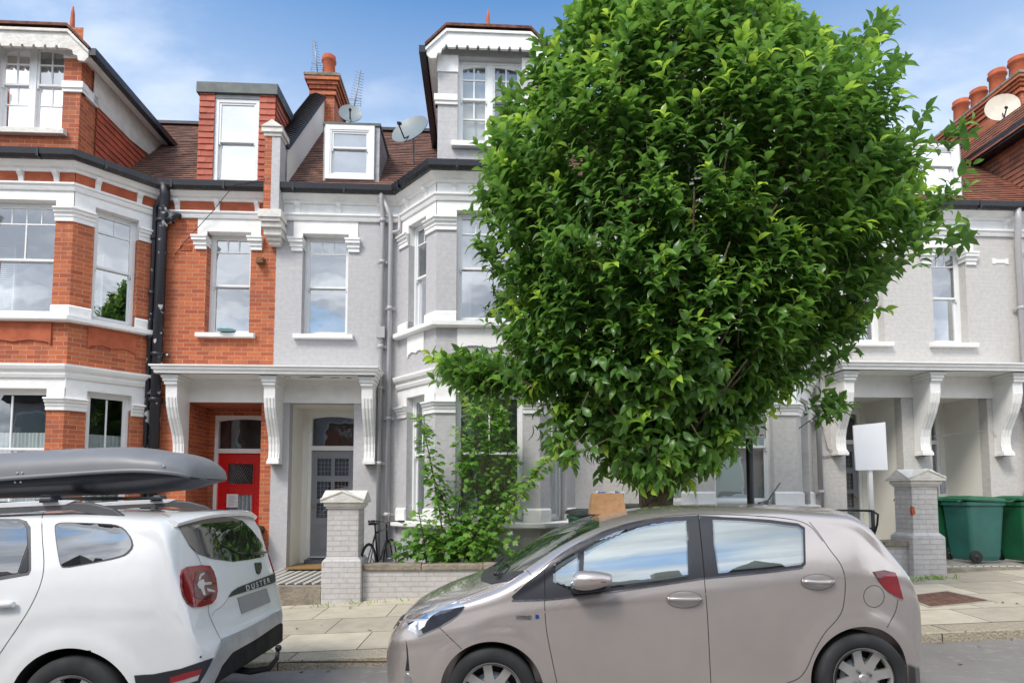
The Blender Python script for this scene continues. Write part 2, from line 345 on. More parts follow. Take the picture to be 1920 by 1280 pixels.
# ------------------------------------------------------------ terrace builders (frame: x = s along terrace, y = -d, z up)
class Seg:
    def __init__(s, p0, p1):
        s.p = Vector(p0); s.q = Vector(p1); s.L = (s.q-s.p).length; s.e = (s.q-s.p)/s.L; s.n = Vector((s.e.y, -s.e.x))
    def pt(s, u, o, z): a = s.p+s.e*u+s.n*o; return (a.x, a.y, z)
    def box(s, mb, u0, u1, o0, o1, z0, z1):
        mb.hexa([s.pt(u0, o1, z0), s.pt(u1, o1, z0), s.pt(u1, o0, z0), s.pt(u0, o0, z0), s.pt(u0, o1, z1), s.pt(u1, o1, z1), s.pt(u1, o0, z1), s.pt(u0, o0, z1)])
def wall(mb, seg, z0, z1, holes=(), depth=.2, out=0., ends=False):
    us = sorted({0, seg.L, *[h[0] for h in holes], *[h[1] for h in holes]}); zs = sorted({z0, z1, *[min(max(h[2], z0), z1) for h in holes], *[min(max(h[3], z0), z1) for h in holes]})
    for i in range(len(us)-1):
        for j in range(len(zs)-1):
            cu, cz = (us[i]+us[i+1])/2, (zs[j]+zs[j+1])/2
            if any(h[0] < cu < h[1] and h[2] < cz < h[3] for h in holes): continue
            mb.add([seg.pt(us[i], out, zs[j]), seg.pt(us[i+1], out, zs[j]), seg.pt(us[i+1], out, zs[j+1]), seg.pt(us[i], out, zs[j+1])], [(0, 1, 2, 3)])
    for u0, u1, a, b in [h[:4] for h in holes]:
        a2, b2 = max(a, z0), min(b, z1)
        if a2 >= b2: continue
        mb.add([seg.pt(u0, out, a2), seg.pt(u0, out, b2), seg.pt(u0, -depth, b2), seg.pt(u0, -depth, a2)], [(0, 1, 2, 3)])
        mb.add([seg.pt(u1, out, a2), seg.pt(u1, -depth, a2), seg.pt(u1, -depth, b2), seg.pt(u1, out, b2)], [(0, 1, 2, 3)])
        if b <= z1: mb.add([seg.pt(u0, out, b), seg.pt(u1, out, b), seg.pt(u1, -depth, b), seg.pt(u0, -depth, b)], [(0, 1, 2, 3)])
        if a >= z0: mb.add([seg.pt(u0, out, a), seg.pt(u0, -depth, a), seg.pt(u1, -depth, a), seg.pt(u1, out, a)], [(0, 1, 2, 3)])
def ring(mb, seg, u0, u1, z0, z1, w, o0, o1, wb=None):
    wb = wb or w
    seg.box(mb, u0, u0+w, o0, o1, z0, z1); seg.box(mb, u1-w, u1, o0, o1, z0, z1)
    seg.box(mb, u0+w, u1-w, o0+.002, o1-.002, z1-w, z1); seg.box(mb, u0+w, u1-w, o0+.002, o1-.002, z0, z0+wb)
def window(par, seg, u0, u1, z0, z1, inset=.15, mid=.5, top=0, topn=3, up_v=(), low_v=(), dress=None, room='dark_room', g='window_glass', frame='sash_white', fw=.05, name='window', A=.25):
    mb = MB(); o1 = -inset; o0 = o1-.1
    ring(mb, seg, u0, u1, z0, z1, fw, o0, o1+.0, .06)
    zm = z0+(z1-z0)*mid; st = .04
    a0, a1 = u0+fw-.004, u1-fw+.004
    panes = []
    if mid:
        ring(mb, seg, a0, a1, zm-.02, z1-fw+.004, st, o0+.045, o1-.015); ring(mb, seg, a0, a1, z0+.056, zm+.018, st, o0+.008, o1-.055, .055)
        panes = [(a0+st, a1-st, zm+.02, z1-fw-st+.004, o1-.035), (a0+st, a1-st, z0+.11, zm-.02, o1-.072)]
        zt = z1-fw-st-top if top else None
        if top:
            seg.box(mb, a0+st, a1-st, o0+.05, o1-.02, zt-.012, zt+.012)
            for k in range(1, topn): u = a0+st+(a1-a0-2*st)*k/topn; seg.box(mb, u-.01, u+.01, o0+.052, o1-.022, zt+.012, z1-fw-st+.004)
        for k in up_v: u = a0+st+(a1-a0-2*st)*k; seg.box(mb, u-.013, u+.013, o0+.052, o1-.022, zm+.018, (zt or z1-fw-st)-.01)
        for k in low_v: u = a0+st+(a1-a0-2*st)*k; seg.box(mb, u-.013, u+.013, o0+.012, o1-.062, z0+.1, zm-.02)
        for uu in (a0+.01, a1-.03): seg.box(mb, uu, uu+.022, o0+.05, o1-.012, zm-.07, zm-.022)     # sash horns
    else: panes = [(a0, a1, z0+.055, z1-fw+.004, o1-.05)]
    f = mb.build(name, frame, par, bevel=.003)
    for k, (b0, b1, c0, c1, o) in enumerate(panes):
        pm = MB(); t1, t2 = random.uniform(-.006, .006), random.uniform(-.008, .008)
        pm.add([seg.pt(b0, o+t1, c0+0), seg.pt(b1, o-t1, c0), seg.pt(b1, o-t1+t2, c1), seg.pt(b0, o+t1+t2, c1)], [(0, 1, 2, 3)]); pm.build('pane', g, f)
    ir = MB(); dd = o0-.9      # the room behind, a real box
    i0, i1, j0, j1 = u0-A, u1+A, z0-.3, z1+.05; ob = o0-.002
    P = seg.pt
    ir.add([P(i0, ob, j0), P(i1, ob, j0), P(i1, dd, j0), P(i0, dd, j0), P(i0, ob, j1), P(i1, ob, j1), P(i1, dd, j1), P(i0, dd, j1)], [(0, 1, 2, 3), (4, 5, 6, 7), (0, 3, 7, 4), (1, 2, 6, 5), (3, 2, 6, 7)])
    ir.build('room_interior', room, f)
    oi = o0-.03
    def folds(b0, b1, c0, c1, mat, amp=.02, per=.07, nm='curtain'):
        n = max(8, int((b1-b0)/per*6)); vs = []
        for i in range(n+1):
            u = b0+(b1-b0)*i/n; oo = oi-.03+amp*math.sin(u/per*2*PI)+.006*math.sin(u*37)
            vs += [seg.pt(u, oo, c0), seg.pt(u, oo, c1)]
        MB().add(vs, [(2*i, 2*i+2, 2*i+3, 2*i+1) for i in range(n)], True).build(nm, mat, f)
    for dr in (dress or []):
        if dr == 'blind': MB().add([seg.pt(u0, oi, z0), seg.pt(u1, oi, z0), seg.pt(u1, oi, z1), seg.pt(u0, oi, z1)], [(0, 1, 2, 3)]).build('blind', 'blind', f)
        elif dr == 'halfblind': MB().add([seg.pt(u0, oi, z0+(z1-z0)*.45), seg.pt(u1, oi, z0+(z1-z0)*.45), seg.pt(u1, oi, z1), seg.pt(u0, oi, z1)], [(0, 1, 2, 3)]).build('blind', 'blind', f)
        elif dr == 'left': folds(u0, u0+(u1-u0)*.22, z0, z1, 'white_cloth')
        elif dr == 'right': folds(u1-(u1-u0)*.24, u1, z0, z1, 'white_cloth')
        elif dr == 'cafe': folds(u0, u1, z0, z0+(z1-z0)*.68, 'net', .012, .06, 'net_curtain')
        elif dr == 'nets': folds(u0, u1, z0, z1, 'net', .025, .11, 'net_curtain')
        elif dr in ('shutL', 'shutR'):
            sm = MB(); b0, b1 = (u0+.02, u0+.02+.26*(u1-u0)) if dr == 'shutL' else (u1-.02-.28*(u1-u0), u1-.02)
            h = (z1-z0)*.62
            for k in range(int(h/.035)): z = z0+.06+k*.035; sm.hexa([seg.pt(b0, oi, z), seg.pt(b1, oi, z), seg.pt(b1, oi-.03, z+.022), seg.pt(b0, oi-.03, z+.022), seg.pt(b0, oi, z+.008), seg.pt(b1, oi, z+.008), seg.pt(b1, oi-.03, z+.03), seg.pt(b0, oi-.03, z+.03)])
            for b in (b0-.02, b1): seg.box(sm, b, b+.025, oi-.035, oi, z0+.04, z0+h+.04)
            sm.build('shutter', 'white_paint', f)
    return f
def netmat():
    m, N, L, B = nodes('net'); B.inputs['Base Color'].default_value = (.8, .8, .8, 1); B.inputs['Alpha'].default_value = .86; B.inputs['Roughness'].default_value = .9
netmat()
def sill(par, seg, u0, u1, z, h=.09, out=.1, mat='white_paint', inset=.17):
    mb = MB(); mb.add([seg.pt(u0, out, z-h), seg.pt(u1, out, z-h), seg.pt(u1, -.0, z-h), seg.pt(u0, -.0, z-h), seg.pt(u0, out, z-.018), seg.pt(u1, out, z-.018), seg.pt(u1, -.0, z+.0), seg.pt(u0, -.0, z+.0)], [(0, 3, 2, 1), (4, 5, 6, 7), (0, 1, 5, 4), (1, 2, 6, 5), (2, 3, 7, 6), (3, 0, 4, 7)])
    return mb.build('sill', mat, par, bevel=.006)
def tiled(name, mat, par, o, ud, vd, nd, w, h, gauge, tw, inside=None, jit=.003):
    """plain tiles laid course by course on a plane: o origin, ud along, vd up, nd outward"""
    o, ud, vd, nd = Vector(o), Vector(ud), Vector(vd), Vector(nd); mb = MB(); tint = []
    for r in range(int(math.ceil(h/gauge))):
        v0 = r*gauge; v1 = min(h, v0+gauge); off = (tw/2 if r % 2 else 0)-tw*.2; n = int((w-off)/tw)+1
        for c in range(-1, n+1):
            a, b = max(0, off+c*tw+.001), min(w, off+(c+1)*tw-.001)
            if b-a < .01: continue
            if inside:
                if not inside((a+b)/2, (v0+v1)/2): continue
            j = random.uniform(-jit, jit); lip = .022+random.uniform(-.004, .004); k = random.uniform(-.004, .004)
            p = lambda u, v, q: tuple(o+ud*u+vd*v+nd*q)
            mb.add([p(a, v0-.002+j, lip), p(b, v0-.002+j+k*.4, lip), p(b, v1+.012, .002), p(a, v1+.012, .002), p(a, v0-.002+j, -.008), p(b, v0-.002+j+k*.4, -.008)], [(0, 1, 2, 3), (4, 5, 1, 0)])
            t = random.random(); t = t*t if random.random() < .7 else t; tint += [t]*6
    ob = mb.build(name, mat, par, fix=False, uv=False)
    at_ = ob.data.attributes.new('tint', 'FLOAT', 'POINT'); at_.data.foreach_set('value', tint)
    return ob
ZG0, ZG1 = 7.14, 7.28; ZM1 = (7.0, 7.12); ZM2 = (6.62, 6.73)
MOULD1 = [(0, 6.93), (.04, 6.93), (.06, 6.97), (.10, 6.99), (.13, 7.03), (.17, 7.06), (.17, 7.075), (0, 7.08)]
MOULD2 = [(0, 6.62), (.035, 6.62), (.05, 6.66), (.05, 6.69), (.08, 6.71), (.08, 6.74), (0, 6.745)]
GFC = [(0, 3.52), (.04, 3.52), (.06, 3.57), (.06, 3.61), (.10, 3.65), (.12, 3.70), (.12, 3.735), (0, 3.75)]
def capprof(z0, z1):
    h = z1-z0; return [(-.02, z0), (.03, z0), (.03, z0+.3*h), (.045, z0+.36*h), (.045, z0+.55*h), (.075, z0+.64*h), (.075, z0+.8*h), (.105, z0+.86*h), (.105, z1-.01), (.09, z1), (-.02, z1)]

def house(name, label, P, dr, door, win, bay, end, wmat, red=False, dzp=0., zb=0., dormer=True, lower_dress=None, floor_z=.36, bh='white_paint', RD=.85, bz=0., orange=False):
    H = sthing(name, label, 'house', P+dr*3, 0, 0, None)
    b0, c0, w0, w1, c1, b1 = bay; BD = .9
    X = lambda u: P+dr*u
    def run(pts): return pts if dr > 0 else pts[::-1]
    def S(pa, pb): return Seg(*(run([pa, pb])))
    A0, A1, A2, A3, A4, A5 = (X(0), 0), (X(b0), 0), (X(c0), -BD), (X(c1), -BD), (X(b1), 0), (X(end), 0)
    sm = S(A0, A1); sl = S(A1, A2); sf = S(A2, A3); sr = S(A3, A4); se = S(A4, A5)
    def U(seg, u, base):        # u on the main wall -> u along seg
        return (u if dr > 0 else seg.L-u)
    def pair(seg, a, b): x, y = U(seg, a, 0), U(seg, b, 0); return (min(x, y), max(x, y))
    # ---- openings
    dz = dzp
    dh = (*pair(sm, *door), -1, 3.28+dz)
    wh = (*pair(sm, *win), 4.52, 6.39)
    fx = lambda u: (u-c0 if dr > 0 else c1-u)
    fw_ = tuple(sorted((fx(w0), fx(w1))))
    cw = .30; cl = (cw, sl.L-.30) if dr > 0 else (.30, sl.L-cw)     # canted window opening: near wall ... near corner
    cr = (.30, sr.L-cw) if dr > 0 else (cw, sr.L-.30)
    FL1 = (4.555, 6.46); FL0 = (1.2+zb, 3.35)
    wb = MB(); lts = [MB(), MB()]
    wall(wb, sm, -.3, 7.3, [dh, wh], .2)
    wall(wb, se, -.3, 7.3)
    for seg, (a, b) in ((sl, cl), (sf, fw_), (sr, cr)):
        wall(wb, seg, -.3, 3.0+.1, [(a, b, *FL0)], .16); wall(wb, seg, 3.6, 6.12, [(a, b, *FL1)], .16)
        wall(lts[0], seg, 3.1, 3.6, [(a, b, *FL0)], .16, out=.012); wall(lts[1], seg, 6.12, 7.05, [(a, b, *FL1)], .16, out=.012)
    wb.build('wall', wmat, H)
    for lt in lts: lt.build('lintel_band', bh, H)
    # ---- entrance porch recess
    u0, u1 = door; pr = MB(); seg = sm; a, b = pair(sm, *door)
    zt = 3.28+dz; fz = floor_z
    pr.add([seg.pt(a, -.2, fz-.5), seg.pt(a, -RD, fz-.5), seg.pt(a, -RD, zt), seg.pt(a, -.2, zt)], [(0, 1, 2, 3)])
    pr.add([seg.pt(b, -.2, fz-.5), seg.pt(b, -RD, fz-.5), seg.pt(b, -RD, zt), seg.pt(b, -.2, zt)], [(0, 1, 2, 3)])
    pr.build('porch_side', wmat if red else 'cream_paint', H)
    pc = MB(); seg.box(pc, a, b, -RD-.1, -.2, zt, zt+.05); dw0 = (b-a)/2-.0
    pa_, pb_ = a+.10, b-.10
    hd = fz+.12+2.02
    # back wall round door
    wall(pc, Seg(seg.pt(a, -RD, 0)[:2], seg.pt(b, -RD, 0)[:2]), fz-.3, zt, [(.10, b-a-.10, fz-.3, hd+.72)], .12)
    pc.build('porch_ceiling', 'cream_paint' if not red else 'red_brick', H)
    fl = MB(); seg.box(fl, a, b, -RD-.2, .01, fz-.6, fz); fl.build('porch_floor', 'stone', H)
    bs = Seg(seg.pt(a, -RD-.06, 0)[:2], seg.pt(b, -RD-.06, 0)[:2]); w = b-a
    dm = MB(); ring(dm, bs, .10, w-.10, fz, hd+.72, .065, -.06, .045, .12); bs.box(dm, .165, w-.165, -.058, .055, hd, hd+.085)
    # arched head filler over the fanlight
    n = 10; x0, x1 = .165, w-.165
    for i in range(n):
        t0, t1 = i/n, (i+1)/n; ua, ub = x0+(x1-x0)*t0, x0+(x1-x0)*t1; ha = .045*(2*t0-1)**2; hb = .045*(2*t1-1)**2; zz = hd+.72-.065
        dm.hexa([bs.pt(ua, .03, zz-ha-.001), bs.pt(ub, .03, zz-hb-.001), bs.pt(ub, -.03, zz-hb-.001), bs.pt(ua, -.03, zz-ha-.001), bs.pt(ua, .03, zz), bs.pt(ub, .03, zz), bs.pt(ub, -.03, zz), bs.pt(ua, -.03, zz)])
    fr = dm.build('door_frame', 'white_paint', H, bevel=.004)
    gl = MB(); gl.add([bs.pt(x0, -.01, hd+.08), bs.pt(x1, -.01, hd+.08), bs.pt(x1, -.01, hd+.66), bs.pt(x0, -.01, hd+.66)], [(0, 1, 2, 3)]); gl.build('fanlight', 'low_glass', fr)
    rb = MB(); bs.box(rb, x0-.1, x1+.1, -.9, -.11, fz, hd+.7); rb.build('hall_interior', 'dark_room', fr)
    # door leaf
    d = MB(); dc = 'red_gloss' if red else 'door_grey'; dw = x1-x0; zf = fz+.12; ph = hd-zf
    if red: wins = [(x0+.20*dw, x0+.70*dw, zf+ph*.71, zf+ph*.90), (x0+.20*dw, x0+.70*dw, zf+ph*.29, zf+ph*.61)]
    else: wins = [(x0+q*dw, x0+(q+.33)*dw, zf+ph*k, zf+ph*(k+.165)) for q in (.13, .54) for k in (.76, .54)]+[(x0+q*dw, x0+(q+.33)*dw, zf+ph*.36, zf+ph*.50) for q in (.13, .54)]
    wall(d, Seg(bs.pt(x0, 0, 0)[:2], bs.pt(x1, 0, 0)[:2]), zf, hd, [(q[0]-x0, q[1]-x0, q[2], q[3]) for q in wins], .03)
    for q in wins: ring(d, bs, q[0]-.025, q[1]+.025, q[2]-.025, q[3]+.025, .026, .0, .012)
    if not red:
        for q in (.13, .54): ring(d, bs, x0+q*dw, x0+(q+.33)*dw, zf+.12, zf+ph*.31, .02, 0, .012); ring(d, bs, x0+q*dw+.05, x0+(q+.33)*dw-.05, zf+.17, zf+ph*.31-.05, .015, 0, .008)
    else: ring(d, bs, x0+.1*dw, x0+.8*dw, zf+.1, zf+ph*.2, .02, 0, .01)
    dob = d.build('door', dc, H, bevel=.002)
    g = MB()
    for q in wins: g.add([bs.pt(q[0], -.02, q[2]), bs.pt(q[1], -.02, q[2]), bs.pt(q[1], -.02, q[3]), bs.pt(q[0], -.02, q[3])], [(0, 1, 2, 3)])
    g.build('door_glass', 'low_glass', dob)
    ld = MB()
    for q in wins:                       # leaded lights
        ww, hh = q[1]-q[0], q[3]-q[2]
        if red:
            for k in range(-9, 10):
                for sgn in (1, -1):
                    pts = []
                    for t in np.linspace(0, 1, 41):
                        u = q[0]+ww*t; z = q[2]+k*.075+sgn*(u-q[0])*1.7
                        if q[2] <= z <= q[3]: pts.append((u, z))
                    if len(pts) > 1: ld.tube([bs.pt(pts[0][0], -.014, pts[0][1]), bs.pt(pts[-1][0], -.014, pts[-1][1])], .0028, 4)
        else:
            for k in range(1, 4): bs.box(ld, q[0]+ww*k/4-.003, q[0]+ww*k/4+.003, -.018, -.012, q[2], q[3])
            for k in range(1, 4): bs.box(ld, q[0], q[1], -.0185, -.0125, q[2]+hh*k/4-.003, q[2]+hh*k/4+.003)
    ld.build('leading', 'zinc', dob)
    hnd = MB(); hnd.lathe([(.012, 0), (.012, .03), (.026, .045), (.026, .06), (.0, .068)], (0, 0, 0), 'y', 12)
    kx = x0+.9*dw if dr < 0 else x0+.08*dw
    hv = [(bs.pt(kx+v[0], v[1], zf+ph*.47+v[2])) for v in hnd.v]; hnd.v = hv; hnd.build('handle', 'brass', dob)
    if red:
        q = wins[1]; lc = MB(); nn_ = 30
        lc.add([bs.pt(q[0]+(q[1]-q[0])*i/nn_, -.024-.006*math.sin(i*1.3), z_) for i in range(nn_+1) for z_ in (q[2], q[3])], [(2*i, 2*i+2, 2*i+3, 2*i+1) for i in range(nn_)], True); lc.build('lace_curtain', 'net', dob)
        lb = MB(); bs.box(lb, x0+.58*dw, x0+.92*dw, 0, .012, zf+ph*.235, zf+ph*.29); bs.box(lb, x0+.62*dw, x0+.88*dw, .012, .018, zf+ph*.25, zf+ph*.275); lb.build('letterbox', 'brass', dob)
        nt_ = MB(); bs.box(nt_, x0+.19*dw, x0+.42*dw, .013, .016, zf+ph*.49, zf+ph*.615); npp = nt_.build('paper_notice', 'white_cloth', dob)
        tx = MB()
        for k in range(5): bs.box(tx, x0+.24*dw, x0+(.37 if k % 2 else .34)*dw, .0165, .0172, zf+ph*(.595-k*.02), zf+ph*(.599-k*.02))
        tx.build('notice_writing', 'zinc', npp)
    # ---- first-floor window with its stone surround
    wf = window(H, sm, wh[0], wh[1], 4.52, 6.39, .17, .5, top=.22, topn=3, dress={'A': ['halfblind'], 'R': None}.get(lower_dress, ['nets'] if lower_dress == 'x' else None), room='pale_room' if lower_dress == 'A' else 'dark_room', g='window_glass')
    if name == 'grey_house' and dzp: pass
    sill(wf, sm, wh[0]-.12, wh[1]+.12, 4.53)
    ls = MB(); cx0, cx1 = wh[0], wh[1]
    wall(ls, Seg(sm.pt(cx0-.17, .012, 0)[:2], sm.pt(cx1+.17, .012, 0)[:2]), 6.28, 6.62, [(.17, .17+cx1-cx0, 6.2, 6.384)], .19)
    for q0, q1 in ((cx0-.2, cx0), (cx1, cx1+.2)):
        zz = (6.05, 6.29); h = .24
        for o, z0_, z1_, e in ((.035, 0, .3, .0), (.055, .3, .62, .02), (.09, .62, .85, .045), (.105, .85, 1, .055)):
            ls_out = (q0-e if q0 < cx0 else q0-.02); 
            sm.box(ls, q0-e, q1+e*.3, -.15, o, zz[0]+h*z0_, zz[0]+h*z1_-.001)
    ls.build('window_surround', 'white_paint', H)
    # ---- bay windows, capitals, blocks, sills
    dressings = {'R': ([['left'], ['cafe'], ['cafe']], [['shutL'], ['shutL'], ['shutR']]), 'A': ([['nets'], ['nets'], ['nets']], [['left'], ['halfblind'], ['right']])}
    lo, up = dressings.get(lower_dress, ([['shutL'], ['blind'], ['blind']], [['nets'], ['blind'], ['nets']]))
    order = run([(sl, cl, 1), (sf, fw_, 0), (sr, cr, 2)])
    for seg, (a, b), k in order:
        wide = k == 0
        g0 = 'low_glass' if red else 'window_glass'
        f = window(H, seg, a, b, FL0[0], FL0[1], .12, .53 if not red else .0001+.55, top=0 if not red else 0, up_v=(.5,) if not red else (.42,) if wide else (.5,), low_v=(.42,) if red and wide else (), dress=lo[1] if not red else ['cafe'], g=g0)
        f = window(H, seg, a, b, FL1[0], FL1[1], .12, .5, top=.26, topn=4 if wide else 2, up_v=(.5,) if wide and red else (), dress=up[k], g='window_glass', room='dark_room')
    caps = MB(); blk = MB(); z1c, z0c = (6.11, 6.33), (3.0, 3.2)
    def pl(seg, u, o=0): return seg.pt(u, o, 0)[:2]
    if dr > 0: paths = [[pl(sl, 0), pl(sl, cl[0])], [pl(sl, cl[1]), pl(sf, 0), pl(sf, fw_[0])], [pl(sf, fw_[1]), pl(sf, sf.L), pl(sr, cr[0])], [pl(sr, cr[1]), pl(sr, sr.L)]]
    else: paths = [[pl(sr, 0), pl(sr, cr[0])], [pl(sr, cr[1]), pl(sf, 0), pl(sf, fw_[0])], [pl(sf, fw_[1]), pl(sf, sf.L), pl(sl, cl[0])], [pl(sl, cl[1]), pl(sl, sl.L)]]
    for p in paths:
        for z in (z1c, z0c): cp_ = MB(); cp_.sweep(capprof(*z), p); cp_.build('pier_capital', 'white_paint', H)
        for z0_, z1_ in ((FL1[0]-.005, FL1[0]+.17), (FL0[0]-.005, FL0[0]+.22)): blk = MB(); blk.sweep([(-.1, z0_), (.035, z0_), (.035, z1_-.03), (.0, z1_), (-.1, z1_)], p); blk.build('pier_base', 'white_paint', H)
    bp = run([A1, A2, A3, A4])
    for zt_, h in ((FL1[0], .12), (FL0[0], .11)): bs_ = MB(); bs_.sweep([(-.2, zt_-h), (.11, zt_-h), (.13, zt_-h+.02), (.13, zt_-.03), (0, zt_), (-.2, zt_)], bp); bs_.build('bay_sill', 'white_paint', H, bevel=.004)
    gc = MB(); gc.sweep(GFC, bp); gc.build('bay_cornice', 'white_paint', H)
    # apron panels with a scalloped foot
    for seg, (a, b) in ((sl, cl), (sf, fw_), (sr, cr)):
        ap = MB(); e = -.02 if not red else .03; a, b = a-e, b+e; pts = [(a, 4.43), (b, 4.43)]; zl = 4.10; n = 24
        pts.append((b, zl-.05)); 
        for i in range(n+1):
            t = 1-i/n; pts.append((b-.04+(a-b+.08)*(1-t), zl+.035*abs(math.sin(t*PI*2))-.0*t))
        pts.append((a, zl-.05)); ap.prism(pts, lambda p, q, w, s_=seg: s_.pt(p, w, q), .0, .028); ap.build('apron_panel', 'terracotta' if red else 'white_paint', H)
    # ---- cornice, modillions, frieze, gutter
    path = run([A0, A1, A2, A3, A4, A5])
    co = MB(); co.sweep(MOULD1, path); co.build('cornice', 'white_paint', H); co = MB(); co.sweep(MOULD2, path); co.build('string_course', 'white_paint', H)
    segs = run([(sm, .38, 3 if not red else 3), (sl, 0, 2), (sf, 0, 3), (sr, 0, 2), (se, 0, 1)])
    for seg, _, n in segs:
        for k in range(n):
            u = seg.L*(k+.5)/n
            prof = [(0, 6.76), (.03, 6.76), (.05, 6.84), (.10, 6.89), (.12, 6.935), (0, 6.935)]
            co = MB(); co.prism(prof, lambda p, q, w, s_=seg: s_.pt(w, p, q), u-.04, u+.04); co.build('modillion', 'white_paint', H)
    fzb = MB()
    for seg in (sm, sl, sf, sr, se): wall(fzb, seg, 6.745, 6.94, out=.016)
    fzb.build('frieze', 'terracotta' if red else 'white_paint', H)
    gu = MB(); gu.sweep([(o, z-.065) for o, z in [(.10, 7.15), (.14, 7.13), (.22, 7.13), (.27, 7.17), (.28, 7.27), (.25, 7.27), (.24, 7.19), (.14, 7.17), (.13, 7.27), (.09, 7.27)]], path)
    for seg in (sm, sl, sf, sr):
        for u in np.arange(.35, seg.L, .9): seg.box(gu, u-.018, u+.018, .1, .285, 7.06, 7.207)
    gu.build('gutter', 'black_gloss', H)
    # ---- main roof
    s0, s1 = sorted((X(0), X(end))); e0 = -.12; ang = R(46); rise = 2.9
    L_ = rise/math.sin(ang); ez = 7.10
    def outside_dormer(u, v):
        return True
    tiled('roof', 'roof_tile' if dr > 0 and P < 0 or red else 'red_roof_tile', H, (s0, e0, ez), (1, 0, 0), (0, math.cos(ang), math.sin(ang)), (0, -math.sin(ang), math.cos(ang)), s1-s0, L_, .11, .17)
    rz = ez+rise; ry = e0+rise/math.tan(ang)
    rg = MB(); rg.prism([(-.14, -.05), (.14, -.05), (.07, .06), (-.07, .06)], lambda p, q, w: (w, ry+p, rz+q), s0, s1); rg.prism([(0, 0), (4.5, -4.2), (4.5, -4.5), (0, -.3)], lambda p, q, w: (w, ry+p, rz+q-.03), s0, s1)
    rg.build('ridge', 'slate_dark', H)
    # flat lead top of the bay
    # ---- gabled dormer over the bay
    if dormer:
        cs = X((c0+c1)/2); hw = (c1-c0)/2; D = MB(); yb = 2.6; fseg = Seg((cs-hw, -BD+.02), (cs+hw, -BD+.02)); zt = 9.22
        ww = sorted((X(w0), X(w1))); a, b = ww[0]-(cs-hw), ww[1]-(cs-hw)
        wall(D, fseg, 7.2, zt+.25, [(a, b, 7.66, 9.2)], .12)
        for sg, dirn in ((Seg((cs+hw, -BD+.02), (cs+hw, yb)), 1), (Seg((cs-hw, yb), (cs-hw, -BD+.02)), -1)): wall(D, sg, 7.0, zt+.02)
        D.build('dormer_wall', wmat, H)
        if red:
            tiled('tile_hanging', 'hung_tile', H, (cs+hw+.012, -BD+.42, 7.12), (0, 1, 0), (0, 0, 1), (1, 0, 0), 3.0, 2.1, .115, .165)
            band = MB(); band.prism([(0, 8.35), (1.1, 8.35), (1.1, 8.38), (2.9, 9.02), (0, 9.02)][:2]+[(3.0, 8.6), (3.0, 9.02), (0, 9.02)], lambda p, q, w: (w, -BD+.30+p, q), cs+hw+.03, cs+hw+.045); band.build('render_band', 'aged_white', H)
        if orange: tiled('tile_hanging', 'red_roof_tile', H, (cs-hw-.012, yb, 7.12), (0, -1, 0), (0, 0, 1), (-1, 0, 0), 3.2, 2.1, .115, .165); tiled('eaves_tiles', 'red_roof_tile', H, (cs-1.19, yb, 9.08), (0, -1, 0), (.35, 0, .94), (-.94, 0, .35), yb+BD+.2, .62, .075, .165); zz_ = MB(); zz_.box(cs-1.17, cs-hw, -BD-.1, yb, 9.03, 9.06); zz_.build('eaves_boards', 'black_gloss', H)
        for z0_, z1_ in ((8.33, 8.5),): 
            for q0, q1 in ((0, a), (b, fseg.L)):
                dc_ = MB(); fseg.box(dc_, q0-(.04 if q0 == 0 else 0), q1+(.04 if q0 else 0), -.1, .03, z0_, z0_+.06); fseg.box(dc_, q0-(.06 if q0 == 0 else 0), q1+(.06 if q0 else 0), -.1, .05, z0_+.06, z1_); sx = cs-hw if q0 == 0 else cs+hw; dc_.box(sx-.045, sx+.045, -BD+.02, -BD+.42, 8.33, 8.5); dc_.build('dormer_band', 'white_paint', H)
        for q0, q1 in ((0, a), (b, fseg.L)): dc_ = MB(); fseg.box(dc_, q0-.01, q1+.01, -.1, .02, 8.92, 9.22); sx = cs-hw if q0 == 0 else cs+hw; dc_.box(sx-.02, sx+.02, -BD+.03, -BD+.42, 8.92, 9.15); dc_.build('dormer_band', 'white_paint', H)
        f = window(H, fseg, a, (a+b)/2, 7.66, 9.2, .1, .56, top=.0, up_v=(.5,), dress=['blind'], g='window_glass' if red else 'low_glass', room='pale_room')
        f2 = window(H, fseg, (a+b)/2, b, 7.66, 9.2, .1, .56, top=.0, up_v=(.5,), dress=['blind'], g='window_glass' if red else 'low_glass', room='pale_room')
        for f_, (q0, q1) in ((f, (a, (a+b)/2)), (f2, ((a+b)/2, b))):
            ex = MB(); zc = 7.66+1.54*.56+.35; fseg.box(ex, q0+.08, q1-.08, -.16, -.12, zc-.012, zc+.012); zc2 = 7.66+1.54*.56-.34; fseg.box(ex, q0+.08, q1-.08, -.2, -.155, zc2-.012, zc2+.012); fseg.box(ex, (q0+q1)/2-.012, (q0+q1)/2+.012, -.2, -.155, zc2, zc2+.32)
            nn = 8; 
            for i in range(nn):
                t0, t1 = i/nn, (i+1)/nn; ua, ub = q0+.08+(q1-q0-.16)*t0, q0+.08+(q1-q0-.16)*t1
                ka = (t0 if f_ is f2 else 1-t0); kb = (t1 if f_ is f2 else 1-t1); ha, hb = .05*ka*ka, .05*kb*kb; z_ = 9.2-.085
                ex.hexa([fseg.pt(ua, -.12, z_-ha-.001), fseg.pt(ub, -.12, z_-hb-.001), fseg.pt(ub, -.16, z_-hb-.001), fseg.pt(ua, -.16, z_-ha-.001), fseg.pt(ua, -.12, z_), fseg.pt(ub, -.12, z_), fseg.pt(ub, -.16, z_), fseg.pt(ua, -.16, z_)])
            ex.build('glazing_bars', 'sash_white', f_)
        sb = sill(f, fseg, a-.1, b+.1, 7.67, .11, .1, 'aged_white' if red else 'white_paint')
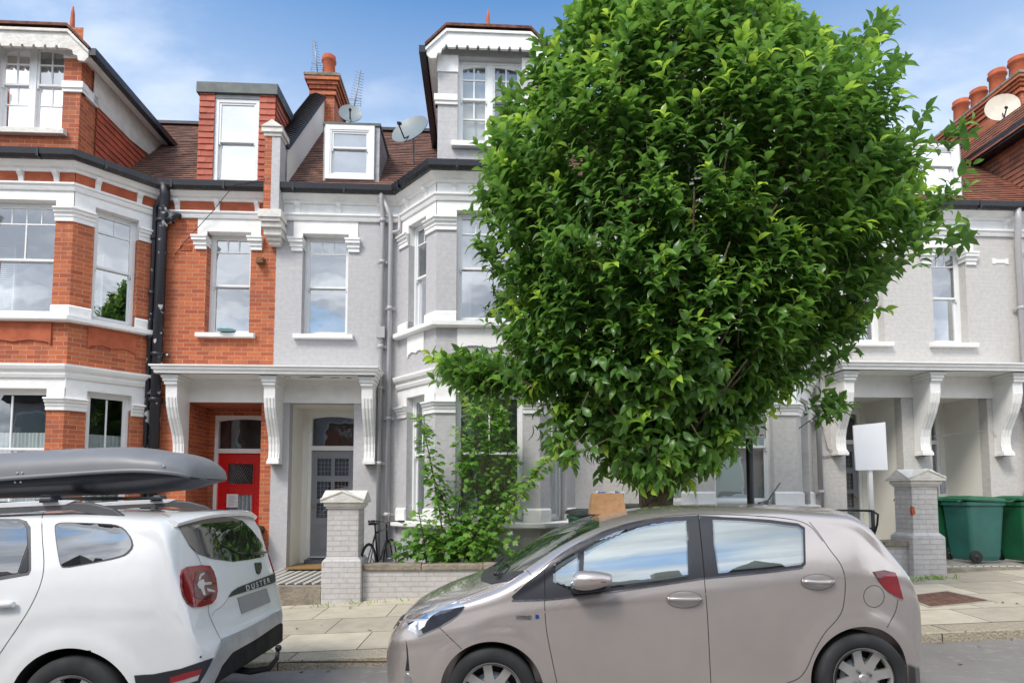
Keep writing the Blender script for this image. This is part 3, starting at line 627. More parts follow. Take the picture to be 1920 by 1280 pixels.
        # barge board
        oy = -BD-.16; zt0 = 9.12+bz; half = [(-1.17, zt0-.02), (-1.17, zt0+.08), (-.80, zt0+.42), (.80, zt0+.42), (1.17, zt0+.08), (1.17, zt0-.02), (1.10, zt0-.09), (.99, zt0-.08), (.97, zt0+.0), (.90, zt0+.02), (.88, zt0+.09), (.78, zt0+.12)]
        n = 8; x = .72
        for i in range(n):
            xa = .70-i*.2
            half += [(xa, zt0+.12), (xa-.07, zt0+.12), (xa-.085, zt0+.165), (xa-.115, zt0+.165), (xa-.13, zt0+.12)]
        half += [(-.88, zt0+.09), (-.90, zt0+.02), (-.97, zt0), (-.99, zt0-.08), (-1.10, zt0-.09)]
        bb = MB(); half = [(p*.90, q) for p, q in half]; bb.prism(half, lambda p, q, w: (cs+p, w, q), oy, oy+.045)
        top = [(-1.19, zt0+.08), (-.81, zt0+.43), (.81, zt0+.43), (1.19, zt0+.08), (1.19, zt0+.03), (.79, zt0+.385), (-.79, zt0+.385), (-1.19, zt0+.03)]
        top = [(p*.9, q) for p, q in top]; bb.prism(top, lambda p, q, w: (cs+p, w, q), oy-.03, oy-.001)
        bb.build('barge_board', 'aged_white' if red else 'white_paint', H)
        sf_ = MB(); sf_.prism([(-1.16, zt0+.05), (-1.0, zt0+.05), (-.72, zt0+.34), (.72, zt0+.34), (1.0, zt0+.05), (1.16, zt0+.05), (1.16, zt0+.07), (.8, zt0+.41), (-.8, zt0+.41), (-1.16, zt0+.07)], lambda p, q, w: (cs+p*.9, w, q), oy+.045, yb)
        sf_.build('soffit', 'white_paint', H)
        rl = MB(); ey = oy-.05; er = zt0+.10; rt = er+1.16
        rt = er+.95; vs = [(cs-1.2, ey, er), (cs-.80, ey, er+.37), (cs+.80, ey, er+.37), (cs+1.2, ey, er), (cs, ey+1.2, rt), (cs, yb, rt), (cs-1.2, yb, er), (cs+1.2, yb, er)]
        vs = [(cs+(x_-cs)*.9, y_, z_) for x_, y_, z_ in vs]; rl.add([(x_, y_, z_+dz_) for dz_ in (0, .05) for x_, y_, z_ in vs], [(0, 1, 4, 5, 6), (2, 3, 7, 5, 4), (1, 2, 4), (8, 14, 13, 12, 9), (10, 12, 13, 15, 11), (9, 12, 10), (0, 8, 9, 1), (1, 9, 10, 2), (2, 10, 11, 3), (0, 6, 14, 8), (3, 11, 15, 7)])
        rl.build('dormer_roof', 'mono_tile', H)
        fi = MB(); fi.tube([(cs, ey+1.2, rt-.1), (cs, ey+1.2, rt+.25), (cs, ey+1.2, rt+.6), (cs, ey+1.2, rt+.72)], [.06, .045, .03, .01], 8); fi.build('finial', 'terracotta', H)
        for sx in (-1, 1):
            eg = MB(); x0_ = cs+sx*1.07; xs_ = sorted((x0_, x0_+sx*.11)); eg.prism([(xs_[0], er-.10), (xs_[1], er-.10), (xs_[1], er+.02), (xs_[0], er+.02)], lambda p, q, w: (p, w, q), oy-.02, yb-.2); eg.build('dormer_gutter', 'black_gloss', H)
    return H, sm, locals()
plain('dish_grey', (.20, .235, .245), .45, var=.06); plain('dish_cream', (.62, .56, .46), .6, var=.06)
plain('mono_tile', (.20, .075, .045), .85, var=.25, scale=9, bmp=.01, bscale=9)

RED, rsm, RL = house('brick_house', 'orange-red brick terraced house with red front door, left of the grey one', -4.27, -1, (.186, 1.45), (.45, 1.23), (2.11, 2.98, 3.26, 4.38, 4.66, 5.5), 9.0, 'red_brick', red=True, lower_dress='R', floor_z=.30, bz=-.27)
GRA, asm, AL = house('grey_house', 'grey painted house with grey panelled door, directly right of the orange brick house', -4.27, 1, (.305, 1.44), (.47, 1.29), (2.22, 2.95, 3.29, 4.41, 4.69, 5.42), 5.94, 'grey_brick', lower_dress='A', floor_z=.36)
GRC, csm, CL = house('grey_house', 'grey painted house half hidden behind the tree, with for-sale board by its porch', 7.62, -1, (.28, 1.40), (.55, 1.22), (2.03, 2.80, 3.21, 4.24, 4.53, 5.3), 5.95, 'warm_grey_brick', lower_dress='C', dzp=.235, zb=.28, floor_z=.55, RD=1.1)
GRD, dsm, DL = house('grey_house', 'grey painted house at the far right, green bins before its porch, dark eaves above', 7.62, 1, (.28, 1.40), (.43, 1.11), (2.33, 3.06, 3.4, 4.5, 4.8, 5.5), 6.0, 'warm_grey_brick', lower_dress='C', dzp=.235, zb=.28, floor_z=.55, RD=1.1, orange=True)

# ------------------------------------------------------------ porch canopies
def canopy(H, s0, s1, party, brs, dz, peel=False):
    D_ = .60; z = 3.68+dz; mb = MB(); left = abs(s0-party) > abs(s1-party)
    mb.box(s0, s1, -D_, 0, z, z+.05)
    prof = [(-.05, z-.0), (.02, z-.0), (.03, z+.05), (.055, z+.065), (.055, z+.09), (.085, z+.115), (.085, z+.135), (-.05, z+.15)]
    path = [(s0, 0), (s0, -D_), (s1, -D_)] if left else [(s0, -D_), (s1, -D_), (s1, 0)]
    mb.sweep(prof, path); mb.box(s0+.05, s1-.05, -D_+.04, -.001, z+.10, z+.145)
    a, b = sorted((brs[0], brs[-1])); mb.box(a, b, -.03, .0, 3.28+dz, z-.001); mb.box(a, b, -.05, -.0305, z-.07, z-.002)
    c = mb.build('porch_canopy', 'white_paint', H)
    for k in brs[1:] if len(brs) > 2 else brs:
        pass
    return c, z
def bracket(par, s, z, w=.19):
    mb = MB(); zb_ = z-1.50
    P_ = [(0, z-.002), (.50, z-.002), (.50, z-.16), (.47, z-.20), (.465, z-.38), (.43, z-.55), (.36, z-.72), (.27, z-.88), (.20, z-1.02), (.165, z-1.15), (.155, z-1.28), (.17, z-1.40), (.21, z-1.41), (.21, z-1.50), (0, z-1.50)]
    mb.prism(P_, lambda p, q, w_: (w_, -p, q), s-w/2, s+w/2)
    for k in (-.055, 0, .055):
        R_ = [(p+.012, q) for p, q in P_[4:12]]; mb.prism(R_+[(p-.03, q) for p, q in R_[::-1]], lambda p, q, w_: (w_, -p, q), s+k-.013, s+k+.013)
    for e, z0, z1 in ((.012, z-.17, z-.12), (.03, z-.12, z-.06), (.05, z-.06, z-.004)): mb.box(s-w/2-e, s+w/2+e, -.50-e, -.0, z0, z1-.001)
    mb.box(s-w/2-.012, s+w/2+.012, -.225, 0, z-1.5, z-1.44)
    return mb.build('bracket', 'white_paint', par, bevel=.004)
c, zc_ = canopy(RED, -6.0, -4.27, -4.27, (-5.82, -4.27), 0); bracket(c, -5.80, zc_)
c, zc_ = canopy(GRA, -4.27, -2.38, -4.27, (-4.27, -2.5), 0); bracket(c, -4.17, zc_); bracket(c, -2.52, zc_)
pm = MB()
for k, (px, w, h) in enumerate([(541, 10, 5), (574, 16, 6), (592, 20, 9), (603, 12, 5), (628, 14, 5), (655, 8, 7)]):
    s_, z_ = hit(px, 706, .3); n = 11; cx = s_; cy = -.30-random.uniform(-.12, .12); V = []
    for i in range(n): a = 2*PI*i/n; r_ = random.uniform(.5, 1.1); V.append((cx+w*.0055*r_*math.cos(a)*1.3, cy+.02*h*.35*r_*math.sin(a), zc_-.0015))
    pm.add(V, [tuple(range(n))])
o = pm.build('peeled_patches', 'peeled', c)
c, zc2 = canopy(GRC, 5.87, 7.62, 7.62, (6.05, 7.62), .19); bracket(c, 6.05, zc2); bracket(c, 7.66, zc2)
c, zc2 = canopy(GRD, 7.62, 9.45, 7.62, (7.62, 9.25), .19); bracket(c, 9.22, zc2)

# ------------------------------------------------------------ roof dormers, party parapet, chimneys
def box_dormer(H, px0, px1, wy0, wy1, d, cheek, winpx, roof_py, red):
    s0 = hit(px0, 260, d)[0]; s1 = hit(px1, 260, d)[0]; a = hit(winpx[0], 260, d)[0]; b = hit(winpx[1], 260, d)[0]
    z0 = hit(450, wy1, d)[1]; z1 = hit(450, wy0, d)[1]; zr = hit(450, roof_py, d)[1]; y = -d; sg = Seg((s0, y), (s1, y)); yb = y+2.4
    if red:
        tiled('dormer_tiles', 'pink_tile', H, (s0, y, z0-.1), (1, 0, 0), (0, 0, 1), (0, -1, 0), a-s0, zr-.14-z0+.1, .118, .17)
        tiled('dormer_tiles', 'pink_tile', H, (b, y, z0-.1), (1, 0, 0), (0, 0, 1), (0, -1, 0), s1-b, zr-.14-z0+.1, .118, .17)
        tiled('dormer_tiles', 'pink_tile', H, (s1, y, z0-.1), (0, 1, 0), (0, 0, 1), (1, 0, 0), 2.4, zr-.12-z0+.1, .118, .17)
    ck = MB(); ck.box(s0+.002, s0+.03, y+.002, yb, z0-.4, zr-.05); ck.box(s1-.03, s1-.002, y+.002, yb, z0-.4, zr-.05)
    wall(ck, sg, z0-.35, zr-.05, [(a-s0, b-s0, z0, z1)], .12, out=-.003); ck.build('dormer_cheek', 'pale_lead', H)
    rf = MB(); e = .05 if red else .02; h = .21 if red else .07; zb_ = zr-h
    rf.hexa([(s0-e, y-e, zb_), (s1+e, y-e, zb_), (s1+e, yb, zb_-.0), (s0-e, yb, zb_), (s0-e, y-e, zr), (s1+e, y-e, zr), (s1+e, yb, zr+.05), (s0-e, yb, zr+.05)])
    rf.build('dormer_flat_roof', 'slate_lead', H, bevel=.01)
    f = window(H, sg, a-s0, b-s0, z0, z1, -.04 if not red else .02, .5 if red else .6, dress=['blind'] if red else ['blind'], g='sky_glass', room='pale_room', fw=.07, A=.01)
    if not red:
        ex = MB(); ring(ex, sg, a-s0-.05, b-s0+.05, z0-.05, z1+.05, .09, .0, .05); ex.build('dormer_casing', 'white_paint', H, bevel=.004)
    else: sill(H, sg, a-s0-.05, b-s0+.05, z0+.02, .07, .08)
plain('slate_lead', (.075, .09, .088), .5, .2, var=.1)
box_dormer(RED, 372, 515, 185, 343, -.15, 'tile', (401, 485), 158, True)
box_dormer(GRA, 607, 712, 236, 328, -.30, 'lead', (616, 698), 224, False)
s_c = hit(1700, 300, -.3)[0]
box_dormer(GRC, 1690, 1800, 236, 328, -.35, 'lead', (1702, 1790), 224, False)
def parapet():
    s0, s1 = -4.42, -4.15; mb = MB()
    mb.box(s0, s0+.125, -.30, .1, 6.45, 8.1); mb.build('kneeler_brick', 'red_brick', RED)
    g = MB(); g.prism([(.0, 6.45), (-.30, 6.45), (-.30, 8.1), (.1, 8.1), (.1, 6.45)], lambda p, q, w: (w, p, q), s0+.125, s1); g.build('kneeler', 'grey_brick', GRA)
    c = MB()
    for e, a, b in ((.0, 6.12, 6.18), (.02, 6.18, 6.25), (.05, 6.25, 6.37), (.075, 6.37, 6.46)): c.box(s0-e+.05, s1+e-.05+.03, -.12-e*2.4, 0, a, b-.001)
    for e, a, b in ((.0, 6.46, 6.52), (.03, 6.52, 6.66)): c.box(s0-.04-e, s1+.04+e, -.34-e, -.03, a, b-.001)
    for e, a, b in ((.02, 8.02, 8.08), (.05, 8.08, 8.17)): c.box(s0-e, s1+e, -.30-e, .05, a, b-.001)
    c.prism([(s0-.06, 8.17), (s1+.06, 8.17), ((s0+s1)/2, 8.30)], lambda p, q, w: (p, w, q), -.37, .05)
    c.build('kneeler_stone', 'aged_white', GRA, bevel=.006)
    w = MB(); w.prism([(.0, 7.0), (.0, 7.75), (.1, 8.05), (2.6, 10.72), (3.2, 10.72), (3.2, 7.0)], lambda p, q, w_: (w_, p, q), s0+.03, s1-.0); w.build('party_wall', 'cream_paint', GRA)
    t = MB(); L_ = math.hypot(2.5, 2.67); vd = Vector((0, 2.5, 2.67))/L_; nd = Vector((0, -2.67, 2.5))/L_; n = 34
    for i in range(n):
        a = Vector((0, .02, 7.97))+vd*(L_*i/n); b = Vector((0, .02, 7.97))+vd*(L_*(i+1)/n+.02); h1, h2 = nd*.10, nd*.065
        prof = lambda p, h: [p+Vector((s0-.05, 0, 0)), p+Vector((s0-.02, 0, 0))+h*.8, p+Vector(((s0+s1)/2, 0, 0))+h*1.3, p+Vector((s1+.03, 0, 0))+h*.8, p+Vector((s1+.06, 0, 0))]
        A, B = prof(a, h1), prof(b, h2); k = A+B
        t.add(k, [(0, 1, 6, 5), (1, 2, 7, 6), (2, 3, 8, 7), (3, 4, 9, 8), (0, 4, 3, 2, 1), (0, 5, 9, 4)])
    t.build('coping_tiles', 'slate_dark', GRA)
parapet()
def chimney(H, s0, s1, y0, y1, z0, z1, pots, mat='red_brick'):
    mb = MB(); mb.box(s0, s1, y0, y1, z0, z1-.55)
    for e, a, b in ((.0, z1-.55, z1-.48), (.045, z1-.48, z1-.40), (.0, z1-.40, z1-.34), (.05, z1-.34, z1-.26), (.09, z1-.26, z1-.18), (.135, z1-.18, z1-.09)): mb.box(s0-e, s1+e, y0-e, y1+e, a, b-.0005)
    ch = mb.build('chimney', mat, H)
    cp = MB(); cp.box(s0-.15, s1+.15, y0-.15, y1+.15, z1-.09, z1-.03); cp.box(s0-.05, s1+.05, y0-.05, y1+.05, z1-.03, z1+.05); cp.build('chimney_cap', 'coping_stone', ch)
    for (x, y, h, r) in pots:
        p = MB(); p.lathe([(r*1.1, z1), (r, z1+.1), (r*.92, z1+h*.75), (r*1.12, z1+h*.80), (r*1.12, z1+h*.86), (r*.95, z1+h*.9), (r*1.05, z1+h), (r*.8, z1+h), (r*.8, z1+h-.2)], (x, y, 0), 'z', 18, cap=False); p.build('chimney_pot', 'terracotta', ch)
sx = hit(612, 180, -2.6)[0]; zt_ = hit(612, 142, -2.6)[1]
chimney(GRA, sx-.33, sx+.18, 2.6, 3.6, 9.4, zt_, [(sx-.02, 2.85, .62, .15), (sx+.02, 3.3, .5, .13)])
sx2 = 12.75; zt2 = 11.85
chimney(GRD, sx2-.3, sx2+.4, 2.5, 5.6, 9.0, zt2, [(sx2, 2.85+.6*k, .62+.1*(k % 2), .19) for k in range(4)], 'red_brick')

# ------------------------------------------------------------ pipes, vents, cables (parts of their house)
def pipe(H, pts, r, mat, collars=(), name='downpipe', hop=None):
    mb = MB(); mb.tube(pts, r, 12)
    for (s_, y_, z_) in collars: mb.lathe([(r*1.28, -.035), (r*1.28, .035)], (s_, y_, z_), 'z', 14); mb.box(s_-r*2.2, s_+r*2.2, y_+.02, y_+.05, z_-.02, z_+.02)
    if hop: s_, y_, z_ = hop; mb.box(s_-.075, s_+.075, y_-.07, y_+.06, z_-.10, z_+.10)
    return mb.build(name, mat, H)
pipe(GRA, [(-2.37, -.19, 7.15), (-2.37, -.19, 6.98), (-2.36, -.11, 6.80), (-2.36, -.09, 6.6), (-2.36, -.09, .4)], .042, 'grey_gloss', [(-2.36, -.09, z) for z in (6.62, 5.85, 4.3, 3.55, 2.2)], hop=(-2.36, -.09, 4.55))
pipe(GRA, [(-2.35, -.16, 7.0), (-2.22, -.10, 6.72), (-2.21, -.08, 6.5), (-2.21, -.08, .4)], .042, 'grey_gloss', [(-2.21, -.08, z) for z in (5.0, 3.0, 1.3)])
pipe(GRA, [(-2.05, -.08, 6.75), (-2.05, -.08, 6.45), (-2.10, -.08, 6.42), (-2.2, -.08, 6.40)], .035, 'grey_gloss')
pipe(RED, [(-6.18, -.20, 7.15), (-6.18, -.17, 6.95), (-6.22, -.13, 6.75), (-6.23, -.12, 6.5), (-6.24, -.11, .3)], .085, 'black_peeling', [(-6.24, -.11, z) for z in (6.5, 4.1, 3.3)])
pipe(RED, [(-6.20, -.19, 6.98), (-6.36, -.12, 6.75), (-6.37, -.10, 6.6), (-6.39, -.10, .3)], .045, 'black_peeling', [(-6.38, -.10, z) for z in (6.2, 5.2, 4.4)])
pipe(RED, [(-5.95, -.06, 6.62), (-6.02, -.12, 6.62), (-6.08, -.14, 6.55), (-6.15, -.14, 6.5)], .05, 'black_peeling')
pipe(GRC, [(5.62, -.18, 7.15), (5.64, -.10, 6.85), (5.66, -.09, 6.6), (5.68, -.09, .5)], .045, 'grey_gloss', [(5.68, -.09, z) for z in (5.4, 3.3, 1.7)])
pipe(GRD, [(9.66, -.20, 7.15), (9.67, -.20, 6.85), (9.72, -.10, 6.55), (9.73, -.09, .5)], .055, 'grey_gloss', [(9.73, -.09, z) for z in (5.2, 3.3, 1.7)])
def cable(H, pts, r=.006, mat='iron', name='cable'): MB().tube(pts, r, 5).build(name, mat, H)
def hp(px, py, d): s_, z_ = hit(px, py, d); return (s_, -d, z_)
cable(RED, [hp(497, 336, .32), hp(440, 345, .3), hp(400, 395, .10), hp(345, 455, .02), hp(328, 478, .02)])
cable(RED, [hp(300, 470, .05), hp(290, 520, .03), hp(289, 640, .03), hp(275, 700, .06)])
cable(GRC, [hp(1540, 790, .03), hp(1552, 840, .03), hp(1566, 850, .03), hp(1540, 856, .03)], .012, 'grey_gloss')
cable(GRC, [hp(1532, 955, .03), hp(1538, 975, .05), hp(1542, 1005, .05)], .01, 'grey_gloss')
cable(GRC, [hp(1748, 818, .02), hp(1800, 812, -.4), hp(1860, 806, .02), hp(1880, 838, .1)], .005, 'grey_gloss')
def vent(H, px, py, d, w, h, mat, n=4):
    s_, z_ = hit(px, py, d); mb = MB(); mb.box(s_-w/2, s_+w/2, -.012, .0, z_-h/2, z_+h/2)
    for i in range(n):
        for j in range(n+1): mb.box(s_-w/2+w*(i+.25)/n, s_-w/2+w*(i+.75)/n, -.017, -.0121, z_-h/2+h*(j+.2)/(n+1), z_-h/2+h*(j+.75)/(n+1))
    mb.build('air_vent', mat, H)
vent(GRA, 701, 750, 0, .14, .20, 'grey_gloss', 5); vent(RED, 349, 465, 0, .2, .1, 'terracotta', 4)
s_, z_ = hit(489, 490, .05); MB().hexa([(s_-.06, -.14, z_-.05), (s_+.06, -.14, z_-.05), (s_+.06, 0, z_-.05), (s_-.06, 0, z_-.05), (s_-.06, -.10, z_+.06), (s_+.06, -.10, z_+.06), (s_+.06, 0, z_+.06), (s_-.06, 0, z_+.06)]).build('vent_cowl', 'peeled', RED)
s_, z_ = hit(1875, 490, 0); mb = MB(); mb.box(s_-.14, s_+.14, -.012, 0, z_-.035, z_+.035); mb.box(s_-.16, s_-.10, -.014, 0, z_-.055, z_+.055); mb.box(s_+.10, s_+.16, -.014, 0, z_-.055, z_+.055); mb.build('air_brick', 'white_paint', GRD)
# things standing on the window ledges
def ledge():
    s_, z_ = hit(425, 626, .04); t = sthing('dish_tray', 'pale turquoise dish on the sill of the brick house window', 'dish', s_, .05, 4.53); MB().lathe([(.10, 4.532), (.15, 4.55), (.16, 4.575), (.145, 4.57), (.09, 4.545)], (s_, -.05, 0), 'z', 20).build('bowl', 'turquoise', t)
    s_, z_ = hit(594, 620, -.5); t = sthing('white_tub', 'white rounded tub standing inside the grey house window', 'tub', s_, -.42, 4.42); MB().lathe([(.12, 4.42), (.135, 4.5), (.14, 4.68), (.11, 4.76), (.05, 4.78)], (s_, .42, 0), 'z', 20).build('tub_body', 'white_cloth', t)
plain('turquoise', (.25, .45, .48), .5)
ledge()
# aerials and dishes
def aerial(name, label, base, top, els, tilt):
    o = sthing(name, label, 'aerial', base[0], -base[1], base[2]); mb = MB(); B, T_ = Vector(base), Vector(top); mb.tube([B, T_], .016, 6); mb.build('mast', 'zinc', o)
    d = (T_-B).normalized(); e = MB()
    for i in range(els):
        p = B.lerp(T_, .3+.7*i/els); w = tilt*(1-.4*i/els); e.tube([p-Vector((w, .0, -.03)), p+Vector((w, .0, -.03))], .006, 4)
    p = B.lerp(T_, .25)
    for k in (-.08, -.03, .03, .08): e.tube([p+Vector((-.13, 0, k)), p+Vector((.13, 0, k))], .005, 4)
    e.tube([p+Vector((-.13, 0, -.1)), p+Vector((-.13, 0, .1))], .005, 4); e.tube([p+Vector((.13, 0, -.1)), p+Vector((.13, 0, .1))], .005, 4)
    e.build('elements', 'zinc', o)
b = hp(596, 142, -2.7); t_ = hp(589, 74, -2.7); aerial('tv_aerial', 'thin aerial beside the chimney pots of the brick chimney', b, t_, 9, .10)
b = hp(662, 212, -2.4); t_ = hp(676, 132, -2.4); aerial('tv_aerial', 'leaning aerial rising behind the small white dormer', b, t_, 11, .14)
def dish(label, px, py, d, rx, aim, mat, Hs=None, pole=.4):
    s_, z_ = hit(px, py, d); o = sthing('satellite_dish', label, 'satellite dish', s_, d, z_-pole, None)
    mb = MB(); prof = [(rx*k/8, .16*rx*(k/8)**2) for k in range(9)]; mb.lathe(prof, (0, 0, 0), 'z', 32, cap=False); mb.lathe([(r, h+.012) for r, h in prof], (0, 0, 0), 'z', 32, cap=False)
    A = Vector(aim).normalized(); q = A.to_track_quat('Z', 'Y').to_matrix(); c = Vector((s_, -d, z_))
    mb.v = [tuple(c+q@Vector((v[0], v[1]*1.08, v[2]))) for v in mb.v]; mb.build('reflector', mat, o)
    ar = MB(); low = c+q@Vector((0, -rx*.95, .1)); ar.tube([c-A*.05, low, low+A*rx*.75+Vector((0, 0, .05))], .014, 6); tip = low+A*rx*.75+Vector((0, 0, .05)); ar.tube([tip-A*.03, tip+(c-tip).normalized()*.10], .03, 8); ar.build('feed_arm', 'iron', o)
    po = MB(); po.tube([c-A*.04, c-A*.10, c-A*.12+Vector((0, .05, -pole))], .018, 6); po.build('mount', 'zinc', o)
dish('large grey satellite dish on the roof between dormer and grey gable', 771, 248, .0, .36, (-.32, -.75, .42), 'dish_grey', pole=.5)
dish('grey satellite dish peeping over the small white dormer', 657, 216, -1.7, .24, (.15, -.8, .3), 'dish_grey', pole=.4)
dish('cream satellite dish in front of the chimney at the far right', 1878, 205, -1.8, .33, (-.45, -.8, .2), 'dish_cream', pole=.9)

# ------------------------------------------------------------ front walls, pillars and paths
def pillar(label, px0, px1, d, base_z, cap_py, split_z, sh_z):
    s0 = hit(px0, 1000, d)[0]; s1 = hit(px1, 1000, d)[0]; y0 = -d; y1 = -d+(s1-s0)*1.0; zt = hit((px0+px1)/2, cap_py, d)[1]
    H = sthing('gate_pillar', label, 'gate pillar', (s0+s1)/2, d-(s1-s0)/2, base_z)
    zc = zt-.27; mb = MB(); mb.box(s0, s1, y0, y1, split_z, zc); mb.build('shaft', 'rough_painted_brick', H, bevel=.008)
    e = .055; pl = MB(); pl.hexa([(s0-e, y0-e, base_z-.2), (s1+e, y0-e, base_z-.2), (s1+e, y1+e, base_z-.2), (s0-e, y1+e, base_z-.2), (s0-e, y0-e, split_z-.04), (s1+e, y0-e, split_z-.04), (s1+e, y1+e, split_z-.04), (s0-e, y1+e, split_z-.04)])
    pl.hexa([(s0-e, y0-e, split_z-.041), (s1+e, y0-e, split_z-.041), (s1+e, y1+e, split_z-.041), (s0-e, y1+e, split_z-.041), (s0-.002, y0-.002, split_z+.02), (s1+.002, y0-.002, split_z+.02), (s1+.002, y1+.002, split_z+.02), (s0-.002, y1+.002, split_z+.02)])
    pl.build('plinth', 'rough_painted_brick', H, bevel=.01)
    c = MB()
    for e, a, b in ((.02, zc, zc+.03), (.045, zc+.03, zc+.085), (.085, zc+.085, zc+.115)): c.box(s0-e, s1+e, y0-e, y1+e, a, b-.001)
    e = .085; cx, cy = (s0+s1)/2, (y0+y1)/2; zb, za = zc+.115, zt
    c.prism([(s0-e, zb), (s1+e, zb), (cx, za)], lambda p, q, w: (p, w, q), y0-e, y1+e); c.prism([(y0-e-.003, zb-.002), (y1+e+.003, zb-.002), (cy, za-.002)], lambda p, q, w: (w, p, q), s0-e-.003, s1+e+.003)
    # raised ribs of the little pediments
    for sgn in (-1, 1):
        c.hexa([(cx+sgn*.0, y0-e-.012, za-.035), (cx+sgn*(e+(s1-s0)/2), y0-e-.012, zb), (cx+sgn*(e+(s1-s0)/2), y0-e, zb), (cx, y0-e, za-.035), (cx, y0-e-.012, za-.005), (cx+sgn*(e+(s1-s0)/2), y0-e-.012, zb+.03), (cx+sgn*(e+(s1-s0)/2), y0-e, zb+.03), (cx, y0-e, za-.005)])
    c.build('cap', 'aged_white', H, bevel=.006)
    return s0, s1, y0, y1
A0s, A1s, Ay0, Ay1 = pillar('white-capped grey brick gate pillar before the grey panelled door', 613, 672, 1.95, .08, 918, .72, .75)
C0s, C1s, Cy0, Cy1 = pillar('white-capped gate pillar with a chipped corner beside the green wheelie bins', 1713, 1761, 2.05, .42, 878, 1.05, 1.1)
MB().prism([(0, 1.33), (.035, 1.35), (.045, 1.39), (.03, 1.425), (.04, 1.45), (.0, 1.47), (-.012, 1.40)], lambda p, q, w: (C0s+p-.003, w, q), Cy0-.003, Cy0+.04).build('exposed_brick', 'terracotta', bpy.data.objects['gate_pillar.001'])
def low_wall(label, s0, s1, y0, y1, z0, z1, ct):
    H = sthing('garden_wall', label, 'garden wall', (s0+s1)/2, -(y0+y1)/2, z0)
    w = MB(); n = 12
    w.box(s0, s1, y0, y1, z0-.3, z1); w.build('wall_body', 'rough_painted_brick', H)
    u = s0
    while u < s1-.05:
        v = min(s1, u+random.uniform(.75, 1.1)); v = s1 if s1-v < .3 else v
        c = MB(); j = random.uniform(-.004, .004); c.box(u+.003, v-.003, y0-.035, y1+.035, z1+.001, z1+ct+j); c.build('coping', 'coping_stone', H, bevel=.012); u = v
low_wall('low grey brick wall with stone coping left of the tree, behind the silver car', A1s+.06, 1.66, -1.88, -1.66, .1, .54, .085)
low_wall('low grey brick wall with stone coping between the silver car and the right pillar', 1.68, C0s-.06, -1.98, -1.76, .35, .86, .09)
def path(s0, s1, d0, d1, z, name, label):
    mb = MB(); mb.box(s0, s1, -d1+.22, -d0, z-.6, z); o = mb.build(name, 'checker_tiles'); o.location = street(0, 0, 0); o.rotation_euler = (0, 0, TH); o.location = street(0, 0, 0)
    tag(o, kind='structure'); st = MB(); st.box(s0, s1, -d1, -d1+.219, z-.6, z-.012); o2 = st.build('step', 'coping_stone'); o2.location = street(0, 0, 0); o2.rotation_euler = (0, 0, TH); tag(o2, kind='structure')
path(-4.22, A0s-.06, .0, 2.0, .34, 'tiled_path', ''); path(-5.7, -4.24, .0, 2.0, .24, 'tiled_path', ''); path(C1s+.06, 9.4, 0, 1.95, .53, 'tiled_path', '')
plain('coir', (.33, .19, .07), .95, var=.12, scale=20, bmp=.006, bscale=120)
mt = MB(); mt.box(-3.93, -2.9, -.20, .66, .365, .385); o = mt.build('doormat', 'coir'); o.location = street(0, 0, 0); o.rotation_euler = (0, 0, TH); tag(o, 'brown coir doormat before the grey panelled door', 'doormat')
mt = MB(); mt.hexa([(-3.8, .50, .387), (-2.9, .50, .387), (-2.9, .79, .387), (-3.8, .79, .387), (-3.8, .52, .45), (-2.9, .52, .45), (-2.9, .79, .47), (-3.8, .79, .47)]); o = mt.build('doorstep', 'black_gloss', GRA)

# manhole cover in the pavement, leaf on the road
def cover():
    pts = [at(px, py, 8) for px, py in ((1697, 1119), (1773, 1110), (1852, 1127), (1747, 1136))]
    Q = []
    for px, py in ((1697, 1118), (1775, 1109), (1853, 1126), (1745, 1137)):
        r = ray(px, py); t = 6
        for _ in range(30): p = CAM+r*t; z = gz(p.x)+.1+.03*(p.y-ky(p.x)); t += (p.z-z)/(-r.z)*.7
        Q.append(p)
    c = sum(Q, Vector())/4; o = thing('access_cover', 'rusty brown metal cover set into the pavement at the right', 'access cover', c)
    ORGS[o.name] = c; m = MB(); U = [c+(q-c)*1.13 for q in Q]; up = Vector((0, 0, 1))
    for A, h, nm, mt_ in ((U, .006, 'frame', 'stone'), (Q, .009, 'plate', 'rust')):
        m = MB(); m.hexa([p-up*.05 for p in A]+[p+up*h for p in A]); m.build(nm, mt_, o)
plain('rust', (.20, .10, .065), .85, .1, var=.25, scale=12, bmp=.01, bscale=45)
cover()
p = Vector((5.05, 5.9, 0)); p.z = gz(p.x)+.035
lf = thing('fallen_leaf', 'yellow-green leaf lying in the road by the right kerb', 'leaf', p)
mb = MB(); mb.add([(-.06, 0, .0), (-.02, -.035, .012), (.03, -.03, .014), (.07, .0, .0), (.03, .035, .01), (-.02, .03, .014), (0, 0, .002)], [(0, 1, 6), (1, 2, 6), (2, 3, 6), (3, 4, 6), (4, 5, 6), (5, 0, 6)]); mb.build('blade', 'lime', lf)
plain('lime', (.35, .50, .04), .5)

